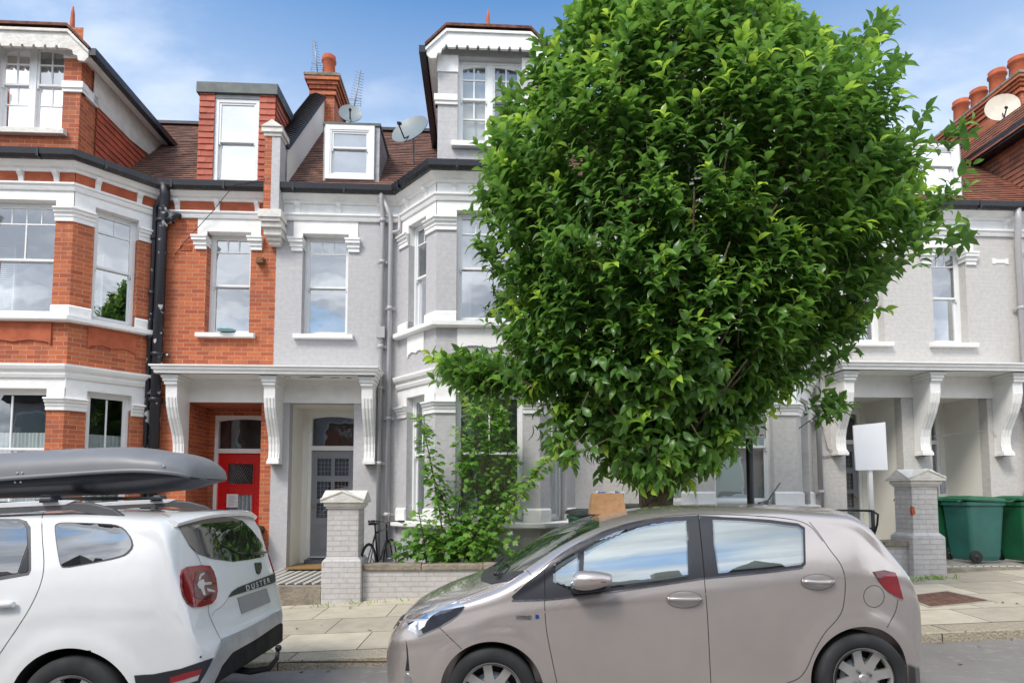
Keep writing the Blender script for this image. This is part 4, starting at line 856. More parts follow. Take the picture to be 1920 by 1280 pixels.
# ------------------------------------------------------------ wheelie bins
def wheelie(label, s, d, z, mat, lid, yaw=0, mark=False, group='wheelie bins in the front gardens', h=1.0):
    o = sthing('wheelie_bin', label, 'wheelie bin', s, d, z, group); o.rotation_euler.z = TH+yaw; ORGS[o.name] = Vector((0, 0, 0))
    b = MB(); w0, w1, d0, d1 = .22, .285, .24, .33
    n = 6; prof = []
    def ringp(w, dd, zz, r=.05):
        P_ = []
        for cx, cy, a0 in ((w-r, dd-r, 0), (-w+r, dd-r, 90), (-w+r, -dd+r, 180), (w-r, -dd+r, 270)):
            for k in range(4): a = R(a0+30*k); P_.append((cx+r*math.cos(a), cy+r*math.sin(a), zz))
        return P_
    rows = [ringp(w0, d0, .03), ringp(w0+.02, d0+.02, .10), ringp(w1-.01, d1-.01, h-.12), ringp(w1-.01, d1-.01, h-.085), ringp(w1+.015, d1+.012, h-.08), ringp(w1+.015, d1+.012, h-.02)]
    m = len(rows[0]); b.add([p for r_ in rows for p in r_], [(i*m+j, i*m+(j+1) % m, (i+1)*m+(j+1) % m, (i+1)*m+j) for i in range(len(rows)-1) for j in range(m)]+[tuple(range(m-1, -1, -1)), tuple(range((len(rows)-1)*m, len(rows)*m))])
    b.box(-.02, .02, -d1-.005, -.2, .35, .8)
    b.build('bin_body', mat, o, bevel=.006)
    l = MB(); rows = [ringp(w1+.03, d1+.03, h-.03, .06), ringp(w1+.035, d1+.035, h-.005, .06), ringp(w1+.01, d1+.0, h+.03, .06), ringp(w1-.08, d1-.09, h+.055, .05)]
    rows = [[(x, y, zz+.03*(y+d1)/(2*d1)) for x, y, zz in r_] for r_ in rows]
    l.add([p for r_ in rows for p in r_], [(i*m+j, i*m+(j+1) % m, (i+1)*m+(j+1) % m, (i+1)*m+j) for i in range(len(rows)-1) for j in range(m)]+[tuple(range(m-1, -1, -1)), tuple(range((len(rows)-1)*m, len(rows)*m))])
    l.tube([(-.2, d1+.03, h+.01), (-.2, d1+.09, h+.0), (.2, d1+.09, h+.0), (.2, d1+.03, h+.01)], .014, 6); l.build('lid', lid, o, bevel=.005)
    for sx in (-1, 1):
        wv = MB(); wv.lathe([(.05, -.025), (.095, -.025), (.1, -.015), (.1, .015), (.095, .025), (.05, .025)], (sx*(w0+.05), d0-.02, .1), 'x', 20); ww = wv.build('wheel', 'rubber', o); hb = MB(); hb.lathe([(.0, -.03), (.045, -.03), (.045, .03), (0, .03)], (sx*(w0+.05), d0-.02, .1), 'x', 12); hb.build('hub', 'iron', ww)
    if mark:
        t = MB(); x0, x1 = .10, .21; yy = -d1-.0
        f = lambda z_: -(d0+.02+(d1-d0-.03)*(z_-.1)/(h-.22))-.004
        for z_, a in ((.78, x0+.03), (.745, x0+.035), (.725, x0)): t.hexa([(a, f(z_), z_), (x1, f(z_), z_), (x1, f(z_)+.003, z_), (a, f(z_)+.003, z_), (a, f(z_), z_+.008), (x1, f(z_), z_+.008), (x1, f(z_)+.003, z_+.008), (a, f(z_)+.003, z_+.008)])
        t.lathe([(.014, -.002), (.02, -.002), (.02, .002), (.014, .002)], (x0+.02, f(.787), .787), 'y', 14, cap=False); t.build('council_mark', 'white_cloth', o)
    return o
plain('bin_green', (.012, .115, .05), .45, var=.15, scale=3); plain('bin_teal', (.025, .125, .105), .45, var=.12, scale=3); plain('bin_dark', (.025, .04, .035), .5, var=.2); plain('rubber', (.022, .023, .025), .8, var=.2)
wheelie('teal green wheelie bin with white council mark, wheels showing, next to the right pillar', 7.62, 1.22, .55, 'bin_teal', 'bin_green', R(92), True)
wheelie('green wheelie bin cut off by the right edge of the photo', 8.42, 1.35, .55, 'bin_green', 'bin_green', R(92))
wheelie('green wheelie bin mostly hidden behind the right pillar', 7.25, .62, .55, 'bin_green', 'bin_green', R(90))
wheelie('dark lidded wheelie bin under the bay sill behind the silver car windscreen', 1.18, 1.28, .34, 'bin_green', 'bin_dark', R(8))
wheelie('dark wheelie bin nearest the paper bag behind the silver car roof', 1.95, 1.12, .42, 'bin_dark', 'bin_dark', R(-4))
wheelie('dark wheelie bin beside the red front door', -4.66, .05, .25, 'bin_dark', 'bin_dark', R(0), h=.80)

# ------------------------------------------------------------ bicycle behind the left pillar
def bicycle():
    o = sthing('bicycle', 'black bicycle leaning behind the left gate pillar, handlebar showing', 'bicycle', -2.4, 1.2, .34); ORGS[o.name] = Vector((0, 0, 0)); o.rotation_euler.z = TH+R(80); o.rotation_euler.x = 0
    o.location = street(-2.28, 1.45, .22)
    def wheel(x):
        w = MB(); n = 40; mi, ma = .018, .325
        pts = [(x+ma*math.cos(2*PI*k/n), 0, .345+ma*math.sin(2*PI*k/n)) for k in range(n+1)]; w.tube(pts, mi, 8, False); t = w.build('wheel', 'rubber', o)
        r = MB(); pts = [(x+.30*math.cos(2*PI*k/n), 0, .345+.30*math.sin(2*PI*k/n)) for k in range(n+1)]; r.tube(pts, .009, 6, False)
        for k in range(18): a = 2*PI*k/18; r.tube([(x, .02*(-1)**k, .345), (x+.3*math.cos(a), 0, .345+.3*math.sin(a))], .0015, 3)
        r.tube([(x, -.04, .345), (x, .04, .345)], .018, 8); r.build('rim', 'zinc', t)
    wheel(0); wheel(1.04)
    f = MB(); bb = (.44, 0, .29); st = (.30, 0, .82); hd = (.84, 0, .86); hb = (.88, 0, .70)
    for a, b, r in ((bb, st, .015), (st, hd, .015), (bb, hb, .018), (hd, hb, .018), (bb, (0, .03, .345), .009), (bb, (0, -.03, .345), .009), (st, (0, .03, .345), .008), (st, (0, -.03, .345), .008), (st, (.27, 0, .95), .013)): f.tube([a, b], r, 8)
    f.build('frame', 'black_gloss', o)
    k = MB(); k.tube([hb, (.93, .04, .6), (1.04, .05, .345)], .012, 8); k.tube([hb, (.93, -.04, .6), (1.04, -.05, .345)], .012, 8); k.build('fork', 'black_gloss', o)
    h = MB(); h.tube([hd, (.83, 0, .98)], .014, 8); h.tube([(.86, -.30, .98), (.84, -.18, .985), (.87, 0, .98), (.84, .18, .985), (.80, .30, .98)], .012, 8); h.tube([(.86, -.31, .98), (.845, -.2, .985)], .018, 8); h.tube([(.80, .31, .98), (.83, .2, .985)], .018, 8); h.tube([(.86, -.2, .98), (.92, -.27, .94)], .006, 5); h.build('handlebar', 'black_gloss', o)
    s = MB(); s.hexa([(.14, -.07, .95), (.42, -.02, .96), (.42, .02, .96), (.14, .07, .95), (.14, -.06, .99), (.42, -.012, .985), (.42, .012, .985), (.14, .06, .99)]); s.build('saddle', 'rubber', o, bevel=.01)
    c = MB(); c.lathe([(.0, -.01), (.09, -.01), (.09, .0), (0, .0)], (.44, -.04, .29), 'y', 24); c.tube([(.44, -.06, .29), (.55, -.06, .17)], .01, 6); c.tube([(.55, -.06, .17), (.55, -.14, .17)], .015, 6); c.tube([(.44, .05, .29), (.33, .05, .41)], .01, 6); c.build('crank', 'zinc', o)
bicycle()
# handrail by the right porch
def rail():
    o = sthing('handrail', 'black metal tube handrail beside the low wall at the right', 'handrail', 5.9, .9, .45); m = MB()
    a = hp(1570, 956, .2); b = hp(1634, 957, 1.2); c_ = hp(1634, 990, 1.2); e = hp(1570, 989, .2); f_ = hp(1638, 1012, 1.2)
    m.tube([a, b], .018, 8); m.tube([e, c_], .015, 8); b0 = Vector(b); m.tube([b0+Vector((.02, 0, .01)), (b[0]+.02, b[1], .35)], .028, 8); m.tube([b, (b[0]+.09, b[1]-.03, b[2]-.06), (b[0]+.07, b[1]-.03, b[2]-.22), (b[0]-.16, b[1]-.02, .5)], .017, 8)
    m.build('rails', 'iron', o)
rail()
# for-sale board
def board():
    s0, z0 = hit(1603, 880, 1.2); s1, z1 = hit(1667, 790, 1.2); o = sthing('sale_board', 'blank pale estate agent board on a white post by the right porch', 'sign board', s0+.25, 1.2, .45)
    m = MB(); m.hexa([(s0+.02, -1.2, z0-.01), (s1, -1.12, z0+.0), (s1, -1.095, z0), (s0+.02, -1.175, z0-.01), (s0, -1.2, z1-.07), (s1-.01, -1.12, z1), (s1-.01, -1.095, z1), (s0, -1.175, z1-.07)]); m.build('panel', 'board_white', o)
    a = hit(1634, 900, 1.15)[0]; p = MB(); p.box(a-.035, a+.035, -1.14, -1.09, .3, z1-.3); p.build('post', 'white_paint', o, bevel=.003)
    s_, z_ = hit(1767, 905, 0); q = MB(); q.box(s_-.05, s_+.05, -.02, 0, z_-.2, z_+.12); q.build('letter_plate', 'lead', GRD)
plain('board_white', (.80, .81, .83), .5, var=.01)
board()
# parking sign
def text_obj(txt, size, mat, parent, M_, depth=.001, name='lettering', bold=0, align='CENTER', xs=1.):
    cu = bpy.data.curves.new(name, 'FONT'); cu.body = txt; cu.size = size; cu.extrude = depth; cu.align_x = align; cu.align_y = 'CENTER'; cu.offset = bold
    tmp = bpy.data.objects.new('tmp', cu); COL.objects.link(tmp); dg = bpy.context.evaluated_depsgraph_get(); me = bpy.data.meshes.new_from_object(tmp.evaluated_get(dg)); bpy.data.objects.remove(tmp)
    me.transform(M_@Matrix.Diagonal((xs, 1, 1, 1))); me.name = name; me.materials.clear(); me.materials.append(M[mat]); o = bpy.data.objects.new(name, me); COL.objects.link(o); o.parent = parent; return o
def sign():
    base = Vector((2.62, 6.75, 0)); base.z = gz(base.x, base.y); o = thing('parking_sign', 'parking times sign on a black post rising behind the silver car', 'road sign', base)
    p = MB(); p.tube([(0, 0, 0), (0, 0, 2.55)], .038, 16); p.lathe([(.045, .0), (.045, .25), (.04, .27)], (0, 0, 0), 'z', 16); p.lathe([(.0, 2.57), (.04, 2.55)], (0, 0, 0), 'z', 12, cap=False); p.build('post', 'iron', o)
    q = MB(); q.box(-.145, .165, -.055, -.05, 2.03, 2.36); q.build('plate', 'cream_paint', o, bevel=.001)
    pl = o.children[-1]; b = MB()
    for x0, x1, z0, z1 in ((-.14, .16, 2.035, 2.039), (-.14, .16, 2.351, 2.355), (-.14, -.136, 2.039, 2.351), (.156, .16, 2.039, 2.351)): b.box(x0, x1, -.0565, -.0552, z0, z1)
    b.box(-.13, -.07, -.0565, -.0552, 2.27, 2.34); b.build('sign_border', 'sign_blue', pl)
    RX = Matrix.Rotation(R(90), 4, 'X')
    for t, z, sz, x in (('P', 2.305, .06, -.10),): text_obj(t, sz, 'white_cloth', pl, Matrix.Translation((x, -.058, z))@RX, .0006)
    for t, z, sz, x in (('Permit', 2.325, .042, .05), ('holders', 2.27, .042, .05), ('only', 2.225, .036, .05), ('Mon - Fri', 2.135, .045, .01), ('8.30 am - 6.30 pm', 2.07, .036, .01)): text_obj(t, sz, 'iron', pl, Matrix.Translation((x, -.057, z))@RX, .0005, bold=.0006)
plain('sign_blue', (.02, .03, .12), .5)
sign()

# ------------------------------------------------------------ tree
LEAFM = {}
def leafmat(name, dark, mid, young):
    m, N, L, B = nodes(name); a = N.new('ShaderNodeAttribute'); a.attribute_name = 'tint'; cr = N.new('ShaderNodeValToRGB'); L.new(a.outputs['Fac'], cr.inputs[0])
    cr.color_ramp.elements[0].color = (*dark, 1); cr.color_ramp.elements[1].color = (*young, 1); e = cr.color_ramp.elements.new(.5); e.color = (*mid, 1)
    L.new(cr.outputs[0], B.inputs['Base Color']); B.inputs['Roughness'].default_value = .34; B.inputs['Specular IOR Level'].default_value = .55
    out = [n for n in N if n.type == 'OUTPUT_MATERIAL'][0]; tl = N.new('ShaderNodeBsdfTranslucent'); h = N.new('ShaderNodeHueSaturation'); h.inputs['Value'].default_value = 1.7; h.inputs['Hue'].default_value = .485; L.new(cr.outputs[0], h.inputs['Color']); L.new(h.outputs[0], tl.inputs[0])
    mx = N.new('ShaderNodeMixShader'); mx.inputs[0].default_value = .42; L.new(B.outputs[0], mx.inputs[1]); L.new(tl.outputs[0], mx.inputs[2]); L.new(mx.outputs[0], out.inputs[0])
leafmat('tree_leaf', (.045, .11, .03), (.12, .265, .04), (.36, .54, .06))
leafmat('shrub_leaf', (.07, .17, .03), (.14, .31, .05), (.34, .50, .09))
plain('bark', (.22, .17, .10), .95, var=.25, scale=14, bmp=.02, bscale=30, col2=(.07, .055, .04))
plain('twig', (.12, .09, .05), .9)
def leaves(name, mat, parent, template, faces, pos, dirv, nrm, size, tint, droop=None):
    """all leaves of one crown as one mesh: template verts (k,3) with x along the leaf, z its normal"""
    n, k = len(pos), len(template); d = dirv/np.linalg.norm(dirv, axis=1, keepdims=True); nn = nrm-(nrm*d).sum(1, keepdims=True)*d; nn /= np.linalg.norm(nn, axis=1, keepdims=True)+1e-9; b = np.cross(nn, d)
    T = template[None]*size[:, None, None]
    V = pos[:, None, :]+T[..., 0:1]*d[:, None, :]+T[..., 1:2]*b[:, None, :]+T[..., 2:3]*nn[:, None, :]
    V = V.reshape(-1, 3); f = np.array(faces); fl = f.shape[1]; Fc = (f[None]+(np.arange(n)*k)[:, None, None]).reshape(-1, fl)
    me = bpy.data.meshes.new(name); me.vertices.add(len(V)); me.vertices.foreach_set('co', V.astype(np.float32).ravel()); me.loops.add(Fc.size); me.loops.foreach_set('vertex_index', Fc.astype(np.int32).ravel())
    me.polygons.add(len(Fc)); me.polygons.foreach_set('loop_start', (np.arange(len(Fc))*fl).astype(np.int32)); me.polygons.foreach_set('loop_total', np.full(len(Fc), fl, np.int32)); me.polygons.foreach_set('use_smooth', np.ones(len(Fc), bool))
    me.update(calc_edges=True); a = me.attributes.new('tint', 'FLOAT', 'POINT'); a.data.foreach_set('value', np.repeat(tint, k).astype(np.float32))
    me.materials.append(M[mat]); o = bpy.data.objects.new(name, me); COL.objects.link(o); o.parent = parent; return o
# leaf: 5 stations x 3 across, folded along the midrib and arching down towards the tip
st = [(0, .0, 0), (.16, .15, .02), (.42, .25, .03), (.70, .19, -.08), (1.0, .0, -.33)]
TL = []
for x, w, z in st: TL += [(x, -w, z+.045*(w > 0)), (x, 0, z-.02), (x, w, z+.045*(w > 0))]
TLF = [(i*3+j, (i+1)*3+j, (i+1)*3+j+1, i*3+j+1) for i in range(4) for j in range(2)]
TL = np.array(TL)
def tree():
    base = Vector((1.60, 6.78, 0)); base.z = gz(base.x, base.y); o = thing('street_tree', 'round leafy green street tree growing between the two grey bays', 'tree', base)
    # outline traced from the photograph, given its own depth: (py, px left, px right)
    tab = [(-95, 1180, 1450), (-50, 1090, 1560), (0, 1035, 1640), (60, 1000, 1690), (120, 975, 1740), (200, 925, 1765), (300, 882, 1790), (400, 878, 1770), (500, 880, 1715), (600, 870, 1655), (690, 872, 1600), (740, 915, 1540), (790, 990, 1480), (830, 1030, 1440), (870, 1090, 1390), (900, 1170, 1300)]
    YT = base.y; Z = []; CXs = []; HW = []
    for py, a, b in tab: p, q = at(a, py, YT), at(b, py, YT); Z.append(p.z); CXs.append((p.x+q.x)/2); HW.append((q.x-p.x)/2)
    Z = np.array(Z)[::-1]; CXs = np.array(CXs)[::-1]; HW = np.array(HW)[::-1]*np.interp(Z, [1.9, 2.6, 3.2, 4.0, 5.4, 6.6, 7.2], [.70, .74, .84, .90, .88, .72, .50]); CXs = CXs-np.interp(Z, [3.2, 4.8, 6.6], [0, .05, .50])
    zlo, zhi = Z[0], Z[-1]-.15; cz = 4.6
    # shoots: stems with leaves, rooted on and inside the crown envelope
    P0, DR, LN = [], [], []; N_ = 0
    while len(P0) < 3700:
        z = rng.uniform(zlo, zhi); h = np.interp(z, Z, HW); cx = np.interp(z, Z, CXs)
        if rng.random() > (h+.35)/3.0: continue
        a = rng.uniform(0, 2*PI); t = 1-abs(rng.normal(0, .16)) if rng.random() < .72 else rng.uniform(.25, .9)
        if t < .1: continue
        lump = 1+.07*math.sin(3*a+z*2.1)+.06*math.sin(5*a-z*3.3)+.05*math.sin(9*a+z*5)
        hx, hy = h*t*lump, h*.62*t*lump
        p = np.array([cx+hx*math.cos(a), YT+hy*math.sin(a), z])
        out = np.array([math.cos(a)*1.0, math.sin(a), (z-cz)/2.6]); out /= np.linalg.norm(out)
        up = .75 if z > 3.0 else .15
        d = out*.8+np.array([0, 0, up])+rng.normal(0, .28, 3); d /= np.linalg.norm(d)
        ln = rng.uniform(.22, .48)*(1.25 if t > .93 and rng.random() < .25 else 1)
        p = p-d*ln*.75; P0.append(p); DR.append(d); LN.append(ln)
    # a spur low at the left and a few stray shoots
    for (px, py, k) in ((850, 695, 26), (890, 705, 26), (930, 700, 22), (1770, 225, 4), (1690, 110, 4), (1640, 40, 4), (1050, 845, 10), (1800, 440, 3), (1560, 750, 8), (1230, 890, 22), (1200, 880, 14), (1265, 860, 16), (1180, 800, 12), (1330, 850, 10)):
        for _ in range(k):
            q = at(px+rng.normal(0, 14), py+rng.normal(0, 13), YT-.25+rng.normal(0, .25)); d = np.array([(-1 if px < 1000 else .6 if px > 1500 else rng.normal(0, .7)), rng.normal(0, .4), .55 if py < 830 else -.5]); d /= np.linalg.norm(d); ln = rng.uniform(.25, .45); P0.append(np.array(q)-d*ln*.8); DR.append(d); LN.append(ln)
    pos, dv, nv, sz, tn = [], [], [], [], []; tw = MB(); young = rng.random(len(P0))
    for i, (p, d, ln) in enumerate(zip(P0, DR, LN)):
        n = int(ln/.029); s1 = np.cross(d, [0, 0, 1.]); s1 /= np.linalg.norm(s1)+1e-9; s2 = np.cross(d, s1); ph = rng.uniform(0, PI)
        yng = young[i]; bend = rng.normal(0, .05, 3)
        for j in range(n):
            t = (j+.5)/n; a = ph+j*PI*.5*1.15; side = s1*math.cos(a)+s2*math.sin(a)
            q = p+d*ln*t+bend*t*t
            dd = side*(1.0-.35*t)+d*(.35+.6*t)+np.array([0, 0, -.12])+rng.normal(0, .14, 3); nn = np.array([0, 0, 1.])*.8+d*.5-side*.25+rng.normal(0, .22, 3)
            pos.append(q); dv.append(dd); nv.append(nn); sz.append(rng.uniform(.115, .175)*(1 if t < .85 else .8))
            base_t = .18+.14*rng.random()+.12*(yng > .6); tip = max(0, (t-.55)/.45)
            tn.append(min(1, base_t+(tip*.72 if yng > .86 else tip*.28 if yng > .35 else .08*tip)+(.04 if q[2] > 5.5 else 0)))
        if i % 3 == 0: tw.tube([p-d*.15, p+d*ln], [.006, .003], 3)
    pos = np.array(pos)-np.array(base)
    leaves('crown', 'tree_leaf', o, TL, TLF, pos, np.array(dv), np.array(nv), np.array(sz), np.array(tn))
    tr = MB(); B = Vector((0, 0, 0)); zz = lambda z: z-base.z
    tr.tube([(0, 0, -.15), (0, 0, .0), (.0, 0, .25), (-.01, 0, .8), (-.01, .02, 1.3), (.0, .02, 1.75), (.04, .03, 2.1)], [.27, .24, .205, .185, .185, .20, .19], 18)
    for a, pts in enumerate([[(-.05, 0, 1.5), (-.22, .05, 1.95), (-.45, .1, 2.6), (-.7, .1, 3.6), (-.9, 0, 4.8)], [(.02, 0, 1.7), (.08, -.02, 2.3), (.15, -.1, 3.4), (.2, -.1, 5.2)], [(.08, 0, 1.7), (.35, .1, 2.2), (.8, .2, 3.0), (1.25, .2, 4.4)], [(0, .05, 1.8), (.2, .5, 2.6), (.3, 1.0, 3.8)], [(0, -.05, 1.9), (.1, -.5, 2.7), (.1, -1.0, 3.8)], [(-.3, .05, 2.2), (-.9, .1, 2.7), (-1.4, .0, 3.2)], [(.5, .1, 2.5), (1.2, 0, 2.8), (1.7, 0, 3.3)]]):
        n = len(pts); tr.tube(pts, [.13*(1-.8*i/(n-1)) if a < 3 else .07*(1-.8*i/(n-1)) for i in range(n)], 10)
    rb = random.Random(3)
    for k in range(60):
        z = rb.uniform(2.6, 6.2); a = rb.uniform(0, 2*PI); h = float(np.interp(z+.6, Z, HW))*.7; cx = float(np.interp(z, Z, CXs))-base.x
        tr.tube([(cx*.3, 0, zz(z)-.9), (cx+.45*h*math.cos(a), .4*h*math.sin(a), zz(z)-.3), (cx+h*math.cos(a), .8*h*math.sin(a), zz(z)+.3)], [.035, .022, .008], 5)
    t_ = tr.build('trunk', 'bark', o, uv=False); ORGS[o.name] = Vector((0, 0, 0))
    k = len(tw.v); tw.v = [(x-base.x, y-base.y, z-base.z) for x, y, z in tw.v]; tw.build('twigs', 'twig', o, fix=False, uv=False)
tree()
# lobed-leaf shrub behind the low wall
def shrub():
    o = sthing('shrub', 'tall leafy shrub with lobed leaves and thin stems in front of the left grey bay', 'shrub', -1.1, 1.35, .3); ORGS[o.name] = Vector((0, 0, 0)); W0 = o.matrix_basis.copy()
    # five-lobed leaf as a fan around its centre, folded a little
    ang = [-150, -115, -80, -52, -32, 0, 32, 52, 80, 115, 150]; rad = [.30, .42, .33, .55, .36, .68, .36, .55, .33, .42, .30]
    T = [(.35, 0, 0)]+[(.35+r*math.cos(R(a)), r*math.sin(R(a)), -.10*r-.12*max(0, math.cos(R(a)))*r+.05*(r < .37)) for a, r in zip(ang, rad)]; T.append((-.0, 0, 0)); n = len(T); Fs = [(0, i, i+1) for i in range(1, n-2)]+[(0, n-2, n-1), (0, n-1, 1)]
    inv = lambda px, py, d: (lambda q: np.array([q[0]+1.1, -(d-1.35), q[1]-.3]))(hit(px, py, d))
    stems = [([(870, 1060), (905, 960), (880, 880), (905, 800), (870, 740)], 1.3), ([(880, 1060), (925, 950), (915, 860), (925, 770), (915, 735)], 1.25), ([(880, 1060), (930, 960), (955, 880), (945, 800), (935, 760)], 1.2), ([(860, 1060), (840, 960), (815, 900), (800, 830), (788, 775)], 1.4), ([(850, 1060), (830, 1000), (820, 930), (805, 860)], 1.45), ([(890, 1060), (950, 970), (985, 910), (1010, 880), (1040, 850)], 1.35), ([(880, 1060), (860, 960), (870, 880), (862, 800)], 1.3), ([(800, 1060), (795, 1010), (785, 960)], 1.6), ([(840, 1060), (900, 1000), (945, 940)], 1.45)]
    pos, dv, nv, sz, tn = [], [], [], [], []; sm = MB()
    for pts, d in stems:
        d += 0; P_ = [inv(px, py, d+.05*i) for i, (px, py) in enumerate(pts)]; sm.tube([tuple(p) for p in P_], [.014*(1-.75*i/len(P_)) for i in range(len(P_))], 5)
        L_ = sum(np.linalg.norm(P_[i+1]-P_[i]) for i in range(len(P_)-1)); m = int(L_/.0115)
        for j in range(m):
            t = rng.uniform(.18, 1); x = t*(len(P_)-1); i = min(int(x), len(P_)-2); q = P_[i]*(1-x+i)+P_[i+1]*(x-i); a = rng.uniform(0, 2*PI); out = np.array([math.cos(a), math.sin(a), rng.uniform(-.2, .5)])
            r = rng.uniform(.05, .21)*(1.1-.5*t); q2 = q+out*r
            if rng.random() < .6: sm.tube([tuple(q), tuple(q2)], .0025, 3)
            pos.append(q2); dv.append(out+np.array([0, 0, -.55])+rng.normal(0, .25, 3)); nv.append(np.array([0, -.45, 1.])+out*.4+rng.normal(0, .3, 3)); sz.append(rng.uniform(.07, .125)); tn.append(rng.uniform(.1, .6)+.25*(t > .85)+(.3 if pts[-1][0] > 1000 else 0))
    for _ in range(620):        # bushy foot
        px = rng.normal(865, 48); py = rng.normal(1022, 26); d = rng.uniform(1.15, 1.7)
        if py > 1052 or px < 745: continue
        q = inv(px, py, d); pos.append(q); dv.append(np.array([rng.normal(0, .6), -.5, -.3+rng.normal(0, .3)])); nv.append(np.array([0, -.5, 1])+rng.normal(0, .35, 3)); sz.append(rng.uniform(.08, .15)); tn.append(rng.uniform(.2, .75))
    for _ in range(60):
        px = rng.uniform(742, 810); py = 1035-(px-742)*.35+rng.normal(0, 12); q = inv(px, py, rng.uniform(1.4, 1.7)); pos.append(q); dv.append(np.array([-.6, -.4, -.3])+rng.normal(0, .2, 3)); nv.append(np.array([0, -.5, 1])+rng.normal(0, .3, 3)); sz.append(rng.uniform(.09, .14)); tn.append(rng.uniform(.1, .4))
    leaves('foliage', 'shrub_leaf', o, np.array(T), Fs, np.array(pos), np.array(dv), np.array(nv), np.array(sz), np.array(tn)); sm.build('stems', 'twig', o, fix=False, uv=False)
shrub()
# small weeds at the foot of the walls
def weeds():
    pos, dv, nv, sz, tn = [], [], [], [], []
    for cx, cy, k, w in ((5.62, 8.88, 60, .18), (6.1, 9.0, 90, .15), (-2.2, 8.85, 30, .2), (-1.4, 8.95, 25, .2), (-2.6, 6.5, 12, .1), (-2.65, 8.75, 18, .1)):
        for _ in range(k): x, y = cx+rng.normal(0, w), cy+rng.normal(0, .04); pos.append((x, y, gz(x, min(y, 9.2))+.0)); dv.append(rng.normal(0, .5, 3)+np.array([0, 0, .8])); nv.append(rng.normal(0, 1, 3)); sz.append(rng.uniform(.03, .09)); tn.append(rng.uniform(.3, .8))
    T = np.array([(0, -.06, 0), (0, .06, 0), (.6, .07, .03), (.6, -.07, .03), (1, 0, -.05), (1, 0, -.05)]); o = leaves('weeds', 'shrub_leaf', None, T, [(0, 1, 2, 3), (3, 2, 4, 5)], np.array(pos), np.array(dv), np.array(nv), np.array(sz), np.array(tn)); tag(o, kind='stuff')
    for x, n in ((0, 0),): pass
weeds()
def litter():
    pos, dv, nv, sz, tn = [], [], [], [], []
    for _ in range(150):
        x = rng.uniform(-4, 7); u = rng.random()
        if u < .55: y = ky(x)-abs(rng.normal(0, .09))-.02; z = roadz(x, y)+.012
        elif u < .75: y = rng.uniform(4.6, 6); z = roadz(x, y)+.012
        else: y = rng.uniform(6.5, 8.8); z = gz(x)+.1+.03*(y-ky(x))+.012
        pos.append((x, y, z)); dv.append((rng.normal(), rng.normal(), rng.normal(0, .1))); nv.append((rng.normal(0, .2), rng.normal(0, .2), 1)); sz.append(rng.uniform(.02, .07)); tn.append(rng.uniform(0, 1))
    o = leaves('leaf_litter', 'dry_leaf', None, TL, TLF, np.array(pos), np.array(dv), np.array(nv), np.array(sz), np.array(tn)); tag(o, kind='stuff')
leafmat('dry_leaf', (.10, .055, .02), (.22, .15, .05), (.25, .33, .05)); litter()
# ------------------------------------------------------------ cars
def pchip(pts):
    x = np.array([p[0] for p in pts], float); y = np.array([p[1] for p in pts], float); h = np.diff(x); dl = np.diff(y)/h; m = np.zeros(len(x)); m[0] = dl[0]; m[-1] = dl[-1]
    for i in range(1, len(x)-1): m[i] = 0 if dl[i-1]*dl[i] <= 0 else (h[i-1]+h[i])*1.0/((h[i])/dl[i-1]+(h[i-1])/dl[i])
    def f(v):
        v = min(max(v, x[0]), x[-1]); i = min(int(np.searchsorted(x, v, 'right'))-1, len(h)-1); i = max(i, 0); t = (v-x[i])/h[i]
        return (2*t**3-3*t*t+1)*y[i]+(t**3-2*t*t+t)*h[i]*m[i]+(-2*t**3+3*t*t)*y[i+1]+(t**3-t*t)*h[i]*m[i+1]
    return f
def carpaint(name, col, metallic, flake=0):
    m, N, L, B = nodes(name); tc = N.new('ShaderNodeTexCoord').outputs['Object']; f = nz(N, L, tc, 5, 5, .35, .8)
    L.new(mixc(N, L, f, col, tuple(c*.93 for c in col)), B.inputs['Base Color']); B.inputs['Metallic'].default_value = metallic; B.inputs['Roughness'].default_value = .27 if metallic else .42
    B.inputs['Coat Weight'].default_value = 1; B.inputs['Coat Roughness'].default_value = .04
    d = nz(N, L, tc, 90, 3, .4, .9); r = N.new('ShaderNodeMapRange'); r.inputs[3].default_value = .03; r.inputs[4].default_value = .12; L.new(d, r.inputs[0]); L.new(r.outputs[0], B.inputs['Coat Roughness'])
carpaint('champagne_paint', (.52, .465, .435), .62); carpaint('white_car_paint', (.70, .705, .71), 0)
plain('arch_black', (.008, .008, .009), .9); plain('trim_black', (.025, .026, .032), .38); plain('trim_grey', (.10, .10, .105), .55); plain('bumper_silver', (.40, .42, .45), .4, .3); plain('chrome', (.75, .76, .78), .12, 1.0, var=.02)
plain('alloy', (.60, .59, .57), .3, .75, var=.04); plain('tail_red', (.24, .004, .012), .12, var=.05, coat=1); plain('tail_dark_red', (.10, .003, .012), .12, var=.05, coat=1); plain('lamp_clear', (.62, .64, .66), .12, .6, var=.15, scale=14, coat=1); plain('lamp_dark', (.05, .055, .075), .12, .3, coat=1)
plain('cabin', (.12, .12, .125), .8); plain('seat_cloth', (.10, .10, .11), .9); plain('letter_silver', (.62, .63, .65), .4, .3); plain('plate_grey', (.25, .255, .26), .6, var=.02); plain('box_grey', (.19, .195, .205), .42, var=.05, spec=.4); plain('box_black', (.016, .018, .026), .38); plain('brown_paper', (.36, .20, .09), .85, var=.12, bmp=.01, bscale=9); plain('badge_blue', (.01, .06, .35), .3); plain('orange_lamp', (.35, .16, .07), .3)
